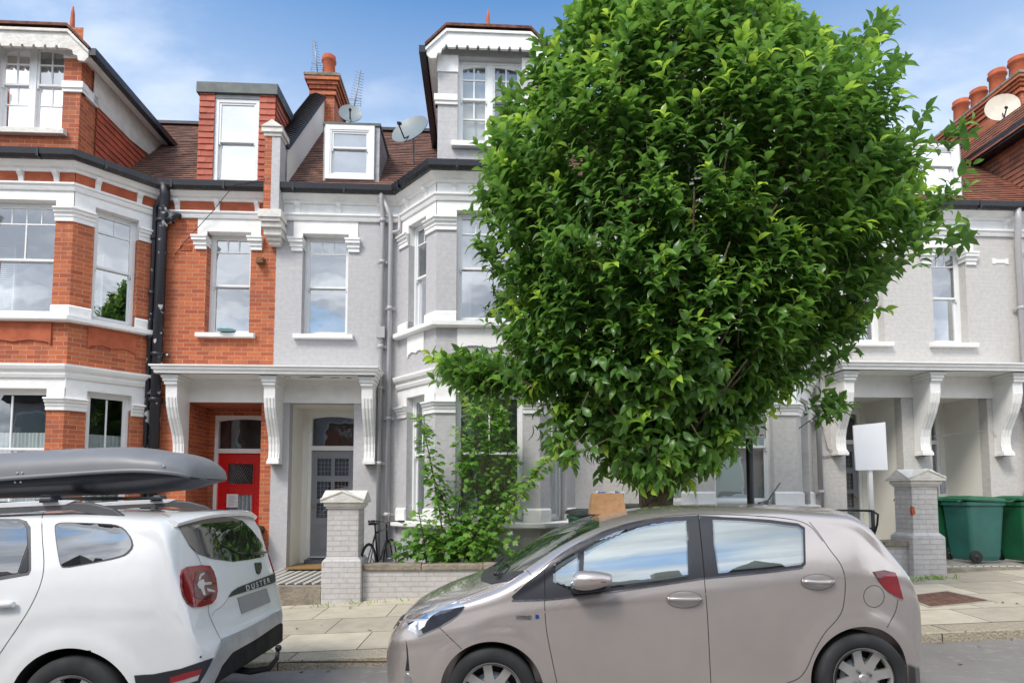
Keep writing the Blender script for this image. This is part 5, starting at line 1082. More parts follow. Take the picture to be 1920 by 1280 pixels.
def carglass(name, refl, tint):
    m, N, L, B = nodes(name); N.remove(B); out = [n for n in N if n.type == 'OUTPUT_MATERIAL'][0]
    df = N.new('ShaderNodeBsdfDiffuse'); tc = N.new('ShaderNodeTexCoord').outputs['Object']; L.new(mixc(N, L, nz(N, L, tc, 3, 3, .4, .7), tuple(c*.4 for c in tint), tint), df.inputs[0])
    gl = N.new('ShaderNodeBsdfGlossy'); gl.inputs['Roughness'].default_value = .01; fr = N.new('ShaderNodeFresnel'); fr.inputs[0].default_value = 1.5; mr = N.new('ShaderNodeMapRange'); mr.inputs[3].default_value = refl; mr.inputs[4].default_value = 1; L.new(fr.outputs[0], mr.inputs[0])
    mx = N.new('ShaderNodeMixShader'); L.new(mr.outputs[0], mx.inputs[0]); L.new(df.outputs[0], mx.inputs[1]); L.new(gl.outputs[0], mx.inputs[2]); L.new(mx.outputs[0], out.inputs[0])
glass('car_glass', .23, (.70, .80, .78)); carglass('screen_glass', .38, (.05, .08, .06)); carglass('privacy_glass', .30, (.03, .03, .033))
class Car:
    def __init__(s, root, L, zc, ze, zb, P, belt, tum, crease, hubs, ra, nexp, paint, bname='body', tuck=.10, up=.12, holes=(), black=None):
        s.root = root; s.L = L; s.hubs = hubs; s.ra = ra; s.holes = holes
        cr = crease
        def hw(x, z):
            p = P(x); w = p
            c = cr(x); w -= up*max(0, z-c)*(1 if z < belt(x) else 0)+(up*max(0, belt(x)-c) if z >= belt(x) else 0)
            w -= tuck*max(0, c-z)**1.5+.006*math.exp(-((z-c+.05)/.035)**2)
            if z > belt(x): w -= tum*(z-belt(x))*(.62+1.15*(z-belt(x)))
            for hx, hz in hubs:
                r = math.hypot(x-hx, z-hz); w += .016/(1+math.exp((r-ra-.085)/.012))
            return max(w, .05*p)
        s.hw = hw
        xs = sorted(set([L*.5*(1-math.cos(PI*i/40)) for i in range(41)]+[L*i/110 for i in range(111)]+[.012, .03, L-.012, L-.03])); xs = [x for i, x in enumerate(xs) if i == 0 or x-xs[i-1] > .004]
        NR, NT = 30, 12; rings = []
        for x in xs:
            b, e, c = zb(x), ze(x), zc(x); e = min(e, c-.004); b = min(b, e-.02); half = []
            for i in range(NR+1): z = b+(e-b)*i/NR; half.append((-hw(x, z), z))
            we = -half[-1][0]; k = nexp(x)
            for i in range(1, NT+1): th = PI/2*i/NT; half.append((-we*max(0, math.cos(th))**(2/k), e+(c-e)*math.sin(th)**(2/k)))
            ring_ = [(x, 0, b)]+[(x, y, z) for y, z in half]+[(x, -y, z) for y, z in half[-2::-1]]; rings.append(ring_)
        n = len(rings[0]); v = [p for r in rings for p in r]; f = []
        for i in range(len(rings)-1):
            for j in range(n): j2 = (j+1) % n; f.append((i*n+j, (i+1)*n+j, (i+1)*n+j2, i*n+j2))
        f.append(tuple(range(n))); f.append(tuple(range((len(rings)-1)*n, len(rings)*n))[::-1])
        me = bpy.data.meshes.new(bname); me.from_pydata(v, [], f); o = bpy.data.objects.new(bname, me); COL.objects.link(o)
        bm = bmesh.new(); bm.from_mesh(me); bmesh.ops.remove_doubles(bm, verts=bm.verts, dist=.0005); bmesh.ops.recalc_face_normals(bm, faces=bm.faces); bm.to_mesh(me); bm.free()
        cut = MB()
        for hx, hz in hubs:
            for sg in (-1, 1): cut.lathe([(ra, sg*.42), (ra, sg*1.3)], (hx, 0, hz), 'y', 72)
        co = cut.build('cutter', 'arch_black'); m = o.modifiers.new('b', 'BOOLEAN'); m.object = co; m.operation = 'DIFFERENCE'; m.solver = 'EXACT'
        bpy.context.view_layer.update(); dg = bpy.context.evaluated_depsgraph_get(); me2 = bpy.data.meshes.new_from_object(o.evaluated_get(dg)); o.modifiers.clear(); o.data = me2; me2.name = bname; bpy.data.objects.remove(co)
        me2.materials.clear(); me2.materials.append(M[paint]); me2.materials.append(M['arch_black'])
        for p in me2.polygons:
            c = p.center; p.use_smooth = True; p.material_index = 0
            for hx, hz in hubs:
                if math.hypot(c.x-hx, c.z-hz) < ra+.002: p.material_index = 1
            if c.z < .27 and abs(p.normal.z) > .8: p.material_index = 1
        me2.set_sharp_from_angle(angle=R(60)); o.parent = root
        s.body = o
        bm = bmesh.new(); bm.from_mesh(me2); s.bvh = BVHTree.FromBMesh(bm); bm.free()
        bpy.context.view_layer.update(); s.Wm = root.matrix_world.copy(); s.Wi = s.Wm.inverted()
        if black:
            for p in me2.polygons:
                if black(p.center): p.material_index = 1
        for hl in holes:                       # cut the side windows right through the cabin
            q = [s.px(*p)[0] for p in hl]; cm = MB(); cm.prism([(v.x, v.z) for v in q], lambda a, b, w: (a, w, b), -1.3, 1.3); co = cm.build('cutter', 'cabin'); m = o.modifiers.new('b', 'BOOLEAN'); m.object = co; m.operation = 'DIFFERENCE'; m.solver = 'EXACT'
            bpy.context.view_layer.update(); dg = bpy.context.evaluated_depsgraph_get(); me3 = bpy.data.meshes.new_from_object(o.evaluated_get(dg)); o.modifiers.clear(); o.data = me3; me3.name = bname; bpy.data.objects.remove(co)
        if holes:
            me3.materials.clear()
            for mn in (paint, 'arch_black', 'cabin'): me3.materials.append(M[mn])
            for p in me3.polygons:
                nr = s.bvh.find_nearest(p.center)
                if nr[3] is not None and nr[3] > .012: p.material_index = 2
                elif p.material_index > 1: p.material_index = 0
            me3.set_sharp_from_angle(angle=R(60))
    def px(s, px_, py_):
        o = s.Wi@CAM; d = (s.Wi.to_3x3()@ray(px_, py_)).normalized(); h = s.bvh.ray_cast(o, d)
        if h[0] is not None: return h[0], h[1]
        best = None; n = s.bvh.find_nearest(o+d*((Vector((s.L/2, 0, .8))-o).dot(d))); t = (n[0]-o).dot(d)
        for _ in range(4): n = s.bvh.find_nearest(o+d*t); t = (n[0]-o).dot(d)
        return n[0], n[1]
    def top(s, x, y): h = s.bvh.ray_cast(Vector((x, y, 3)), Vector((0, 0, -1))); return (h[0], h[1]) if h[0] is not None else (Vector((x, y, 1)), Vector((0, 0, 1)))
    def side(s, x, z): h = s.bvh.ray_cast(Vector((x, -3, z)), Vector((0, 1, 0))); return (h[0], h[1]) if h[0] is not None else (Vector((x, -.8, z)), Vector((0, -1, 0)))
    def patch(s, poly, name, mat, off=.004, mode='px', step=10., parent=None, mirror=False, thick=.012, round_=0, holes_=0):
        if round_: poly = chaikin(poly, round_)
        f = {'px': s.px, 'top': s.top, 'side': s.side}[mode]; P2 = []
        for i, p in enumerate(poly):
            q = poly[(i+1) % len(poly)]; k = max(1, int(math.hypot(q[0]-p[0], q[1]-p[1])/step)); P2 += [(p[0]+(q[0]-p[0])*t/k, p[1]+(q[1]-p[1])*t/k) for t in range(k)]
        nb = len(P2); xs = [p[0] for p in P2]; ys = [p[1] for p in P2]; inner = []
        gx = np.arange(min(xs)+step*.5, max(xs), step); gy = np.arange(min(ys)+step*.5, max(ys), step)
        def inside(x, y):
            c = False
            for i in range(nb):
                a, b = P2[i], P2[i-1]
                if (a[1] > y) != (b[1] > y) and x < (b[0]-a[0])*(y-a[1])/(b[1]-a[1])+a[0]: c = not c
            return c
        for x in gx:
            for y in gy:
                if inside(x, y) and min(math.hypot(x-p[0], y-p[1]) for p in P2) > step*.4: inner.append((x, y))
        ed = [(i, (i+1) % nb) for i in range(nb)]; hp_ = []
        if holes_:
            for hl in s.holes:
                base_i = nb+len(hp_); ed += [(base_i+i, base_i+(i+1) % len(hl)) for i in range(len(hl))]; hp_ += list(hl)
        vs, _, fs, _, _, _ = delaunay_2d_cdt([Vector(p) for p in P2+hp_+inner], ed, [list(range(nb))], 1, 1e-7)
        def pin(x, y, pl):
            c = False
            for i in range(len(pl)):
                a, b = pl[i], pl[i-1]
                if (a[1] > y) != (b[1] > y) and x < (b[0]-a[0])*(y-a[1])/(b[1]-a[1])+a[0]: c = not c
            return c
        if holes_:
            k_ = []
            for t in fs:
                mx_, my_ = sum(vs[i].x for i in t)/len(t), sum(vs[i].y for i in t)/len(t)
                if inside(mx_, my_) and not any(pin(mx_, my_, hl) for hl in s.holes): k_.append(t)
            fs = k_
        R3 = []; back = []
        for v in vs:
            h, n = f(v.x, v.y); R3.append(h+n*off); back.append(h-n*thick)
        me = bpy.data.meshes.new(name); k = len(R3); eds = {}
        for t in fs:
            for i in range(len(t)): a, b = t[i], t[(i+1) % len(t)]; eds[(a, b)] = 1
        sk = [(a, b, b+k, a+k) for (a, b) in eds if (b, a) not in eds]
        V = R3+back; F_ = [tuple(t) for t in fs]+sk
        if mirror:
            m2_ = bpy.data.meshes.new(name); m2_.from_pydata([(v.x, -v.y, v.z) for v in V], [], [t[::-1] for t in F_]); m2_.materials.append(M[mat]); o2 = bpy.data.objects.new(name, m2_); COL.objects.link(o2); o2.parent = parent or s.root; m2_.polygons.foreach_set('use_smooth', [True]*len(m2_.polygons))
        me.from_pydata([tuple(v) for v in V], [], F_)
        bm = bmesh.new(); bm.from_mesh(me); bmesh.ops.recalc_face_normals(bm, faces=bm.faces); bm.to_mesh(me); bm.free()
        me.polygons.foreach_set('use_smooth', [True]*len(me.polygons)); me.set_sharp_from_angle(angle=R(40))
        me.materials.append(M[mat]); o = bpy.data.objects.new(name, me); COL.objects.link(o); o.parent = parent or s.root; return o
    def seam(s, line, w=.0045, mode='px', mb=None, smooth=2, off=.0012):
        f = {'px': s.px, 'top': s.top, 'side': s.side}[mode]; line = chaikin(line, smooth, False); pts = []
        stp = 6 if mode == 'px' else .03
        for i in range(len(line)-1):
            p, q = line[i], line[i+1]; k = max(1, int(math.hypot(q[0]-p[0], q[1]-p[1])/stp)); pts += [(p[0]+(q[0]-p[0])*t/k, p[1]+(q[1]-p[1])*t/k) for t in range(k)]
        pts.append(line[-1]); H = [f(*p) for p in pts]; V = []
        for i, (h, n) in enumerate(H):
            d = (H[min(i+1, len(H)-1)][0]-H[max(i-1, 0)][0]); d = d.normalized() if d.length > 1e-6 else Vector((0, 0, 1)); b = n.cross(d).normalized(); V += [h+b*w/2+n*off, h-b*w/2+n*off]
        mb.add(V, [(2*i, 2*i+1, 2*i+3, 2*i+2) for i in range(len(H)-1) if (V[2*i+2]-V[2*i]).length < .12]); return mb
def chaikin(P_, n=2, closed=True):
    for _ in range(n):
        Q = []; m = len(P_)
        rngi = range(m) if closed else range(m-1)
        if not closed: Q.append(P_[0])
        for i in rngi: p, q = P_[i], P_[(i+1) % m]; Q += [(p[0]*.78+q[0]*.22, p[1]*.78+q[1]*.22), (p[0]*.22+q[0]*.78, p[1]*.22+q[1]*.78)]
        if not closed: Q.append(P_[-1])
        P_ = Q
    return P_
def C1(*p): return [(700+x/2.7826, 820+y/2.7826) for x, y in p]
def C2(*p): return [(1230+x/2.7826, 820+y/2.7826) for x, y in p]
def C7(*p): return [(x/2.7826, 820+y/2.7826) for x, y in p]
def road_wheel(root, x, y, z, r, rr, w, side, spokes, style, rot=0.):
    """side -1: outer face looks to -y"""
    s = side; t = MB(); Y0 = y
    prof = [(rr-.01, -w*.40), (rr+.008, -w*.47), (rr+(r-rr)*.45, -w*.52), (r-.022, -w*.49), (r-.006, -w*.42), (r, -w*.30), (r, w*.30), (r-.006, w*.42), (r-.03, w*.5), (rr, w*.45)]
    t.lathe([(a, -b*s*-1 if s > 0 else b) for a, b in prof], (x, Y0, z), 'y', 72, cap=False)
    for off in (-.05, 0, .05): t.lathe([(r+.0015, off-.004), (r+.0015, off+.004)], (x, Y0, z), 'y', 48, cap=False)
    T_ = t.build('wheel', 'rubber', root, sharp=50)
    bx = MB(); fy = Y0+s*w*.42
    bx.lathe([(0, 0), (rr-.005, 0)], (x, Y0-s*-.02 if s < 0 else Y0+.02, z), 'y', 48, cap=False); bx.lathe([(rr-.004, -.12*s*0-.11), (rr-.004, .11)], (x, Y0, z), 'y', 48, cap=False); bx.build('dark_backing', 'arch_black', T_)  # black disc and barrel stand in for the shade behind the spokes
    bd = MB(); bd.lathe([(.04, 0), (.135, 0), (.135, .012), (.04, .012)], (x, Y0+s*.035, z), 'y', 40); bd.build('brake_disc', 'zinc', T_)
    rm = MB(); rm.lathe([(rr-.025, -.035*s), (rr-.02, -.006*s), (rr-.012, .004*s), (rr+.004, .006*s), (rr+.008, -.002*s), (rr+.002, -.02*s)], (x, fy, z), 'y', 72, cap=False)
    rm.lathe([(.0, .0), (.075, -.002*s), (.08, -.03*s)], (x, fy-s*.012, z), 'y', 32, cap=False); rm.lathe([(.0, .008*s), (.024, .008*s), (.03, .002*s), (.031, -.02*s)], (x, fy-s*.008, z), 'y', 24, cap=False)
    def sp(a0, half0, half1, r0, r1, yo0, yo1):
        c, sn = math.cos(a0), math.sin(a0); V = []
        for yy in (0, -.028*s):
            for rad, hf, yo in ((r0, half0, yo0), ((r0+r1)*.5, half0*.35+half1*.5, yo0*.6+yo1*.4), (r1, half1, yo1)):
                for k in (-1, 1): V.append((x+c*rad-sn*hf*k, fy+yo+yy*(1.0), z+sn*rad+c*hf*k))
        rm.add(V, [(0, 1, 3, 2), (2, 3, 5, 4), (6, 8, 9, 7), (8, 10, 11, 9), (0, 2, 8, 6), (2, 4, 10, 8), (1, 7, 9, 3), (3, 9, 11, 5), (4, 5, 11, 10)])
    for k in range(spokes): sp(rot+2*PI*k/spokes, *style, .05, rr-.006, -.012*s, -.002*s)
    nuts = 4 if spokes == 8 else 5
    rim = rm.build('rim', 'alloy', T_, sharp=35, bevel=0)
    nm = MB()
    for k in range(nuts): a = rot+.35+2*PI*k/nuts; nm.lathe([(0, 0), (.011, 0), (.011, .008*s), (0, .008*s)], (x+.055*math.cos(a), fy-.004*s, z+.055*math.sin(a)), 'y', 8)
    nm.build('wheel_nuts', 'trim_grey', rim)
    return T_
SL = math.atan(.0386)
def car_root(name, label, cat, X0, Yc, org=None):
    o = thing(name, label, cat, (X0, Yc, gz(X0)), 0, None); o.rotation_euler = (0, -SL, 0); return o

# ---- silver hatchback: local x from its nose to its tail, near side -y
def hatchback():
    root = car_root('hatchback_car', 'champagne silver five-door hatchback parked in front of the tree', 'car', -.912, 5.04)
    L_ = 3.90
    zc = pchip([(0, .50), (.015, .60), (.06, .70), (.14, .775), (.30, .85), (.50, .92), (.70, .985), (.82, 1.03), (1.05, 1.17), (1.35, 1.33), (1.62, 1.42), (1.95, 1.475), (2.3, 1.495), (2.8, 1.49), (3.2, 1.46), (3.42, 1.43), (3.47, 1.40), (3.55, 1.28), (3.66, 1.12), (3.76, .98), (3.81, .88), (3.86, .72), (3.89, .58), (3.90, .50)])
    ze = pchip([(0, .42), (.03, .52), (.08, .60), (.2, .70), (.4, .79), (.7, .865), (.95, .93), (1.1, .99), (1.3, 1.115), (1.6, 1.26), (1.95, 1.365), (2.3, 1.395), (2.8, 1.39), (3.1, 1.355), (3.35, 1.30), (3.5, 1.14), (3.66, .97), (3.78, .84), (3.86, .62), (3.90, .42)])
    zb = pchip([(0, .30), (.06, .20), (.3, .17), (1, .19), (3.3, .19), (3.7, .22), (3.85, .27), (3.90, .34)])
    P = pchip([(0, .40), (.02, .50), (.06, .58), (.14, .66), (.28, .74), (.5, .80), (.785, .832), (1.3, .835), (2.2, .842), (3.0, .845), (3.3, .84), (3.5, .81), (3.68, .75), (3.8, .67), (3.86, .60), (3.90, .48)])
    belt = pchip([(0, .9), (.9, .90), (1.3, .935), (2.5, 1.0), (3.4, 1.05), (3.9, 1.08)])
    cr = pchip([(0, .60), (.5, .70), (.8, .785), (2, .885), (3.3, .985), (3.6, .97), (3.9, .8)])
    nexp = pchip([(0, 2.4), (.5, 3.2), (1.0, 2.8), (1.7, 2.6), (3, 2.6), (3.5, 3.0), (3.9, 2.4)])
    hubs = [(.787, .30), (3.297, .30)]
    c = Car(root, L_, zc, ze, zb, P, belt, .42, cr, hubs, .352, nexp, 'champagne_paint', up=.30, holes=[C1((1098, 590), (1160, 550), (1260, 504), (1380, 470), (1520, 448), (1626, 440), (1632, 580), (1636, 722), (1500, 742), (1350, 760), (1200, 776), (1100, 786)), C1((950, 668), (1010, 632), (1068, 600), (1062, 700), (1058, 782), (1010, 775), (950, 744)), C2((302, 438), (450, 443), (600, 455), (738, 472), (756, 488), (760, 645), (748, 655), (560, 677), (332, 697), (308, 560))])
    for hx, hz in hubs:
        for sd in (-1, 1): road_wheel(root, hx, sd*.735, hz, .303, .205, .19, sd, 8, (.040, .030), R(97) if hx < 2 else R(100))
    # glass and dark surrounds
    c.patch(C1((722, 828), (800, 757), (890, 686), (960, 622), (1075, 553), (1200, 492), (1340, 446), (1500, 420), (1640, 410), (1695, 408), (1712, 560), (1726, 730), (1500, 764), (1350, 786), (1200, 808), (1000, 834), (893, 846), (735, 850)), 'window_surround', 'trim_black', .005, step=6, holes_=1)
    c.patch(C2((224, 408), (290, 411), (450, 418), (600, 430), (740, 448), (776, 470), (780, 660), (762, 676), (600, 698), (330, 724), (256, 731), (240, 560)), 'window_surround', 'trim_black', .005, step=6, holes_=2)
    g = c.patch(C1((1103, 580), (1160, 542), (1260, 496), (1380, 462), (1520, 440), (1632, 432), (1638, 580), (1642, 733), (1500, 752), (1350, 771), (1200, 788), (1092, 800), (1094, 690)), 'front_door_glass', 'car_glass', .007, step=5, thick=-.004, mirror=True)
    c.patch(C1((938, 668), (1010, 622), (1076, 588), (1072, 700), (1066, 800), (1010, 790), (938, 752)), 'quarter_glass', 'car_glass', .007, step=5, thick=-.004, mirror=True)
    c.patch(C2((294, 430), (450, 436), (600, 448), (740, 465), (764, 482), (768, 653), (752, 664), (560, 687), (324, 708), (300, 560)), 'rear_door_glass', 'car_glass', .007, step=5, thick=-.004, mirror=True)
    c.patch([(.80, 0), (.82, -.3), (.90, -.55), (1.02, -.68), (1.15, -.655), (1.35, -.62), (1.60, -.56), (1.64, -.3), (1.66, 0), (1.64, .3), (1.60, .56), (1.35, .62), (1.15, .655), (1.02, .68), (.90, .55), (.82, .3)], 'windscreen', 'screen_glass', .005, 'top', .05)
    c.patch([(.70, 0), (.72, -.35), (.80, -.6), (.93, -.715), (1.04, -.70), (.92, -.56), (.835, -.3), (.81, 0), (.835, .3), (.92, .56), (1.04, .70), (.93, .715), (.80, .6), (.72, .35)], 'cowl', 'trim_black', .006, 'top', .05)
    wp = MB()
    def tp(x, y, o=.02): h, n = c.top(x, y); return h+n*o
    wp.tube([tp(.86, -.55, .03), tp(.93, -.3, .03), tp(.90, -.0, .03)], .009, 6); wp.tube([tp(.82, .05, .03), tp(.90, .3, .03), tp(.93, .5, .03)], .009, 6); wp.tube([tp(.84, -.50, .03), tp(.88, -.42, .035)], .014, 6); wp.build('wiper', 'trim_black', root)
    # lamps
    hl = c.patch(C1((150, 978), (165, 950), (182, 930), (260, 886), (330, 866), (400, 853), (445, 852), (478, 880), (440, 930), (395, 962), (350, 987), (290, 1014), (238, 1036), (210, 1015), (175, 1000)), 'headlight', 'lamp_clear', .006)
    c.patch(C1((300, 935), (355, 905), (476, 882), (438, 928), (350, 983), (262, 1022), (252, 1000)), 'lamp_shade', 'lamp_dark', .009, parent=hl, step=6)
    c.patch(C1((172, 945), (195, 928), (285, 920), (290, 942), (200, 950)), 'running_light', 'chrome', .010, parent=hl, step=5)
    c.patch(C1((176, 960), (235, 958), (228, 1005), (190, 988)), 'reflector', 'chrome', .010, parent=hl, step=5)
    c.patch(C1((240, 958), (285, 950), (270, 985), (240, 1005)), 'reflector', 'white_cloth', .010, parent=hl, step=5)
    c.patch(C1((92, 975), (96, 910), (112, 893), (168, 921), (150, 950), (112, 945)), 'grille', 'trim_black', .004, step=5)
    c.patch(C1((92, 990), (100, 960), (138, 962), (130, 985)), 'grille', 'trim_black', .004, step=5)
    fg = c.patch(C1((166, 1245), (178, 1228), (192, 1240), (204, 1275), (200, 1300), (170, 1300)), 'fog_light', 'chrome', .006, step=5)
    c.patch(C1((172, 1060), (180, 1110), (188, 1215), (168, 1215), (176, 1150)), 'bumper_inset', 'trim_black', .003, step=5)
    tl = c.patch(C2((1133, 699), (1185, 691), (1245, 704), (1258, 735), (1272, 790), (1286, 842), (1250, 828), (1200, 795), (1160, 745)), 'tail_light', 'tail_red', .008, step=6)
    c.patch(C2((1133, 699), (1185, 691), (1240, 704), (1200, 708), (1165, 735), (1150, 730)), 'tail_light_top', 'tail_dark_red', .011, parent=tl, step=6)
    # seats and wheel behind the glass
    for x, y in ((1.95, -.36), (1.95, .36), (2.86, -.36), (2.86, .36)):
        st = MB(); st.hexa([(x-.14, y-.22, .62), (x+.0, y-.22, .62), (x+.0, y+.22, .62), (x-.14, y+.22, .62), (x+.02, y-.19, 1.20), (x+.12, y-.19, 1.20), (x+.12, y+.19, 1.20), (x+.02, y+.19, 1.20)]); se_ = st.build('seat', 'seat_cloth', root, bevel=.03)
        hd = MB(); hd.hexa([(x+.05, y-.12, 1.22), (x+.14, y-.12, 1.22), (x+.14, y+.12, 1.22), (x+.05, y+.12, 1.22), (x+.08, y-.10, 1.38), (x+.15, y-.10, 1.38), (x+.15, y+.10, 1.38), (x+.08, y+.10, 1.38)]); hd.build('headrest', 'seat_cloth', se_, bevel=.03)
    sw = MB(); sw.tube([Vector((1.36, .36, .99))+Vector((.05*math.sin(a), .18*math.cos(a), .17*math.sin(a))) for a in np.linspace(0, 2*PI, 25)], .014, 6, False); sw.build('steering_wheel', 'trim_black', root)
    # panel gaps
    sm = MB()
    for ln in (C1((893, 846), (896, 930), (905, 1020), (925, 1120), (960, 1290)), C1((1726, 730), (1742, 900), (1752, 1100), (1762, 1290)), C2((800, 440), (850, 500), (910, 590), (960, 650), (986, 715), (988, 800), (975, 900), (940, 955), (880, 1015), (825, 1110), (790, 1200), (750, 1255), (680, 1280)), C2((1262, 845), (1252, 905), (1205, 990)), C1((345, 990), (462, 1102)), C1((800, 690), (828, 722)),
               C1((735, 800), (895, 668), (1000, 590), (1150, 507), (1300, 452), (1500, 412), (1690, 398)), C2((220, 397), (400, 402), (600, 412), (740, 430), (810, 462), (870, 540))):
        c.seam(ln, mb=sm)
    c.seam(C1((893, 690), (895, 846)), .005, mb=sm, off=.0065); c.seam(C1((1694, 404), (1712, 560), (1727, 733)), .007, mb=sm, off=.0065)
    cxy = C2((1137, 827))[0]; c.seam([(cxy[0]+19.4*math.cos(a), cxy[1]+20.5*math.sin(a)) for a in np.linspace(0, 2*PI, 25)], .0035, mb=sm)
    c.seam([(.78, -.66), (.55, -.68), (.32, -.64), (.12, -.50), (.07, -.2), (.065, .2), (.12, .5), (.32, .64)], .005, 'top', sm); sm.build('panel_gaps', 'arch_black', root, fix=False)
    dk = MB(); c.seam(C1((722, 850), (893, 846), (1000, 836), (1200, 810), (1500, 768), (1726, 733)), .008, mb=dk, smooth=1, off=.0065); c.seam(C2((256, 733), (600, 700), (764, 678)), .008, mb=dk, smooth=1, off=.0065); dk.build('belt_trim', 'chrome', root, fix=False)
    # handles
    for (cx, cy), rx, ry in ((C1((1622, 843))[0], 33, 16), (C2((842, 752))[0], 31, 15)):
        h_ = c.patch([(cx+rx*math.cos(a), cy+ry*math.sin(a)) for a in np.linspace(0, 2*PI, 25)[:-1]], 'handle_cup', 'champagne_paint', .0015, step=6)
        rg_ = MB(); c.seam([(cx+rx*math.cos(a), cy+ry*math.sin(a)) for a in np.linspace(0, 2*PI, 33)], .0045, mb=rg_, smooth=0, off=.002); rg_.build('recess_shade_ring', 'trim_grey', h_, fix=False)  # flat grey ring painted for the shaded edge of the unmodelled handle recess
        b = MB(); A = [c.px(cx-rx*.97+i*rx*1.94/8, cy-1.5-abs(0)*.2) for i in range(9)]; P_ = [p+n*(.012+.022*math.sin(PI*i/8)) for i, (p, n) in enumerate(A)]; b.tube(P_, [.011]+[.014]*7+[.011], 10); b.tube([P_[-2]+Vector((0, -.004, .001)), P_[-2]+Vector((0, -.016, .001))], .007, 10); b.build('door_handle', 'champagne_paint', root)
    # mirror
    mp, n_ = c.px(*C1((1010, 800))[0]); mm = MB(); q = mp+Vector((0, -.02, 0)); cxm = q+Vector((.16, -.12, .085))
    rows = []; NS = 12
    for i in range(NS+1):
        t = i/NS; xx = -.125+.25*t; hh = (.058+.012*(1-t))*math.sin(PI*min(1, .12+.80*t**.8))**.45; ww = .075*math.sin(PI*min(.97, .10+.82*t))**.5
        rows.append([(cxm.x+xx, cxm.y+ww*math.cos(a), cxm.z+.02*t-.0+hh*math.sin(a)-.015*t) for a in np.linspace(0, 2*PI, 17)[:-1]])
    k = 16; mm.add([p for r_ in rows for p in r_], [(i*k+j, (i+1)*k+j, (i+1)*k+(j+1) % k, i*k+(j+1) % k) for i in range(NS) for j in range(k)]+[tuple(range(k)), tuple(range(NS*k, NS*k+k))], True)
    mo = mm.build('wing_mirror', 'champagne_paint', root, sharp=60); ar = MB(); ar.hexa([(cxm.x-.10, cxm.y+.0, cxm.z-.085), (cxm.x+.08, cxm.y+.0, cxm.z-.07), (cxm.x+.06, mp.y+.03, cxm.z-.10), (cxm.x-.14, mp.y+.03, cxm.z-.11), (cxm.x-.10, cxm.y+.0, cxm.z-.04), (cxm.x+.10, cxm.y+.0, cxm.z-.04), (cxm.x+.06, mp.y+.03, cxm.z-.06), (cxm.x-.14, mp.y+.03, cxm.z-.06)]); ar.build('mirror_arm', 'trim_black', mo, bevel=.01)
    tn = MB(); tn.tube([(cxm.x-.02, cxm.y-.072, cxm.z+.012), (cxm.x+.07, cxm.y-.062, cxm.z-.002), (cxm.x+.117, cxm.y-.02, cxm.z-.006)], [.004, .007, .005], 6); tn.build('indicator', 'orange_lamp', mo)
    # roof aerial, spoiler, mud flap
    h, n = c.top(3.05, 0); ae = MB(); ae.tube([h-Vector((.05, 0, .01)), h+Vector((.02, 0, .02))], [.03, .014], 8); ae.tube([h+Vector((.01, 0, .015)), h+Vector((.13, 0, .17))], .005, 6); ae.build('roof_aerial', 'trim_black', root)
    spm = MB(); P_ = []
    for i in range(13): y = -.60+1.2*i/12; x = 3.50-.09*(abs(y)/.6)**3; P_.append((x, y, 1.405-.035*(abs(y)/.6)**2.5))
    rows = [[(x-.20, y, z+.038), (x, y, z+.012), (x+.012, y, z-.012), (x-.02, y, z-.022), (x-.2, y, z-.03)] for x, y, z in P_]; k = 5
    spm.add([p for r_ in rows for p in r_], [(i*k+j, (i+1)*k+j, (i+1)*k+(j+1) % k, i*k+(j+1) % k) for i in range(12) for j in range(k)]+[tuple(range(k)), tuple(range(12*k, 13*k))], True); spm.build('spoiler', 'champagne_paint', root, sharp=40)
    fl = MB(); fl.box(3.66, 3.69, -.80, -.60, .12, .36); fl.build('mud_flap', 'trim_grey', root, bevel=.006)
    # badge
    a, n = c.px(*C1((745, 938))[0]); b, _ = c.px(*C1((845, 937))[0]); u = (b-a); w_ = u.length; u.normalize(); up_ = n.cross(u); up_ = up_ if up_.z > 0 else -up_; nn_ = u.cross(up_)
    Mx = Matrix((( u.x, up_.x, nn_.x, a.x+n.x*.002), (u.y, up_.y, nn_.y, a.y+n.y*.002), (u.z, up_.z, nn_.z, a.z+n.z*.002), (0, 0, 0, 1)))
    text_obj('HYBRID', .036, 'trim_grey', root, Mx, .0015, 'hybrid_badge', .0016, 'LEFT', w_/.155)
    c.patch([(1003.5, 1151), (1010, 1152), (1011, 1158), (1004, 1159)], 'badge_symbol', 'badge_blue', .004, step=4)
    it = MB(); it.box(.1, 3.8, -.6, .6, .16, .2); it.build('underbody', 'arch_black', root)
    # paper bag on the roof
    h, n = c.top(1.78, .22); wp_ = root.matrix_world@h; bag = thing('paper_bag', 'brown paper bag with papers poking out, standing on the silver car roof', 'paper bag', wp_); bm_ = MB()
    V = []
    for z, w, d in ((-.012, .150, .075), (.0, .150, .075), (.08, .142, .066), (.155, .128, .052), (.165, .126, .05)):
        V.append([(-w+random.uniform(-.003, .003), -d, z), (0, -d-.006, z+.0), (w, -d, z+random.uniform(-.006, .006)), (w+.004, 0, z), (w, d, z), (0, d+.004, z), (-w, d, z), (-w-.004, 0, z)])
    bm_.add([p for r_ in V for p in r_], [(i*8+j, i*8+(j+1) % 8, (i+1)*8+(j+1) % 8, (i+1)*8+j) for i in range(4) for j in range(8)]+[tuple(range(7, -1, -1))]); bm_.build('bag_body', 'brown_paper', bag)
    pp = MB()
    for k in range(7): x = -.1+.032*k; pp.hexa([(x, -.03, .05), (x+.05, -.02, .05), (x+.05, .01, .05), (x, .0, .05), (x+random.uniform(-.01, .01), -.03, .17+random.uniform(0, .02)), (x+.05, -.02, .172+random.uniform(0, .015)), (x+.05, .0, .17), (x, .0, .17)])
    pp.build('papers', 'paper_blue', bag)
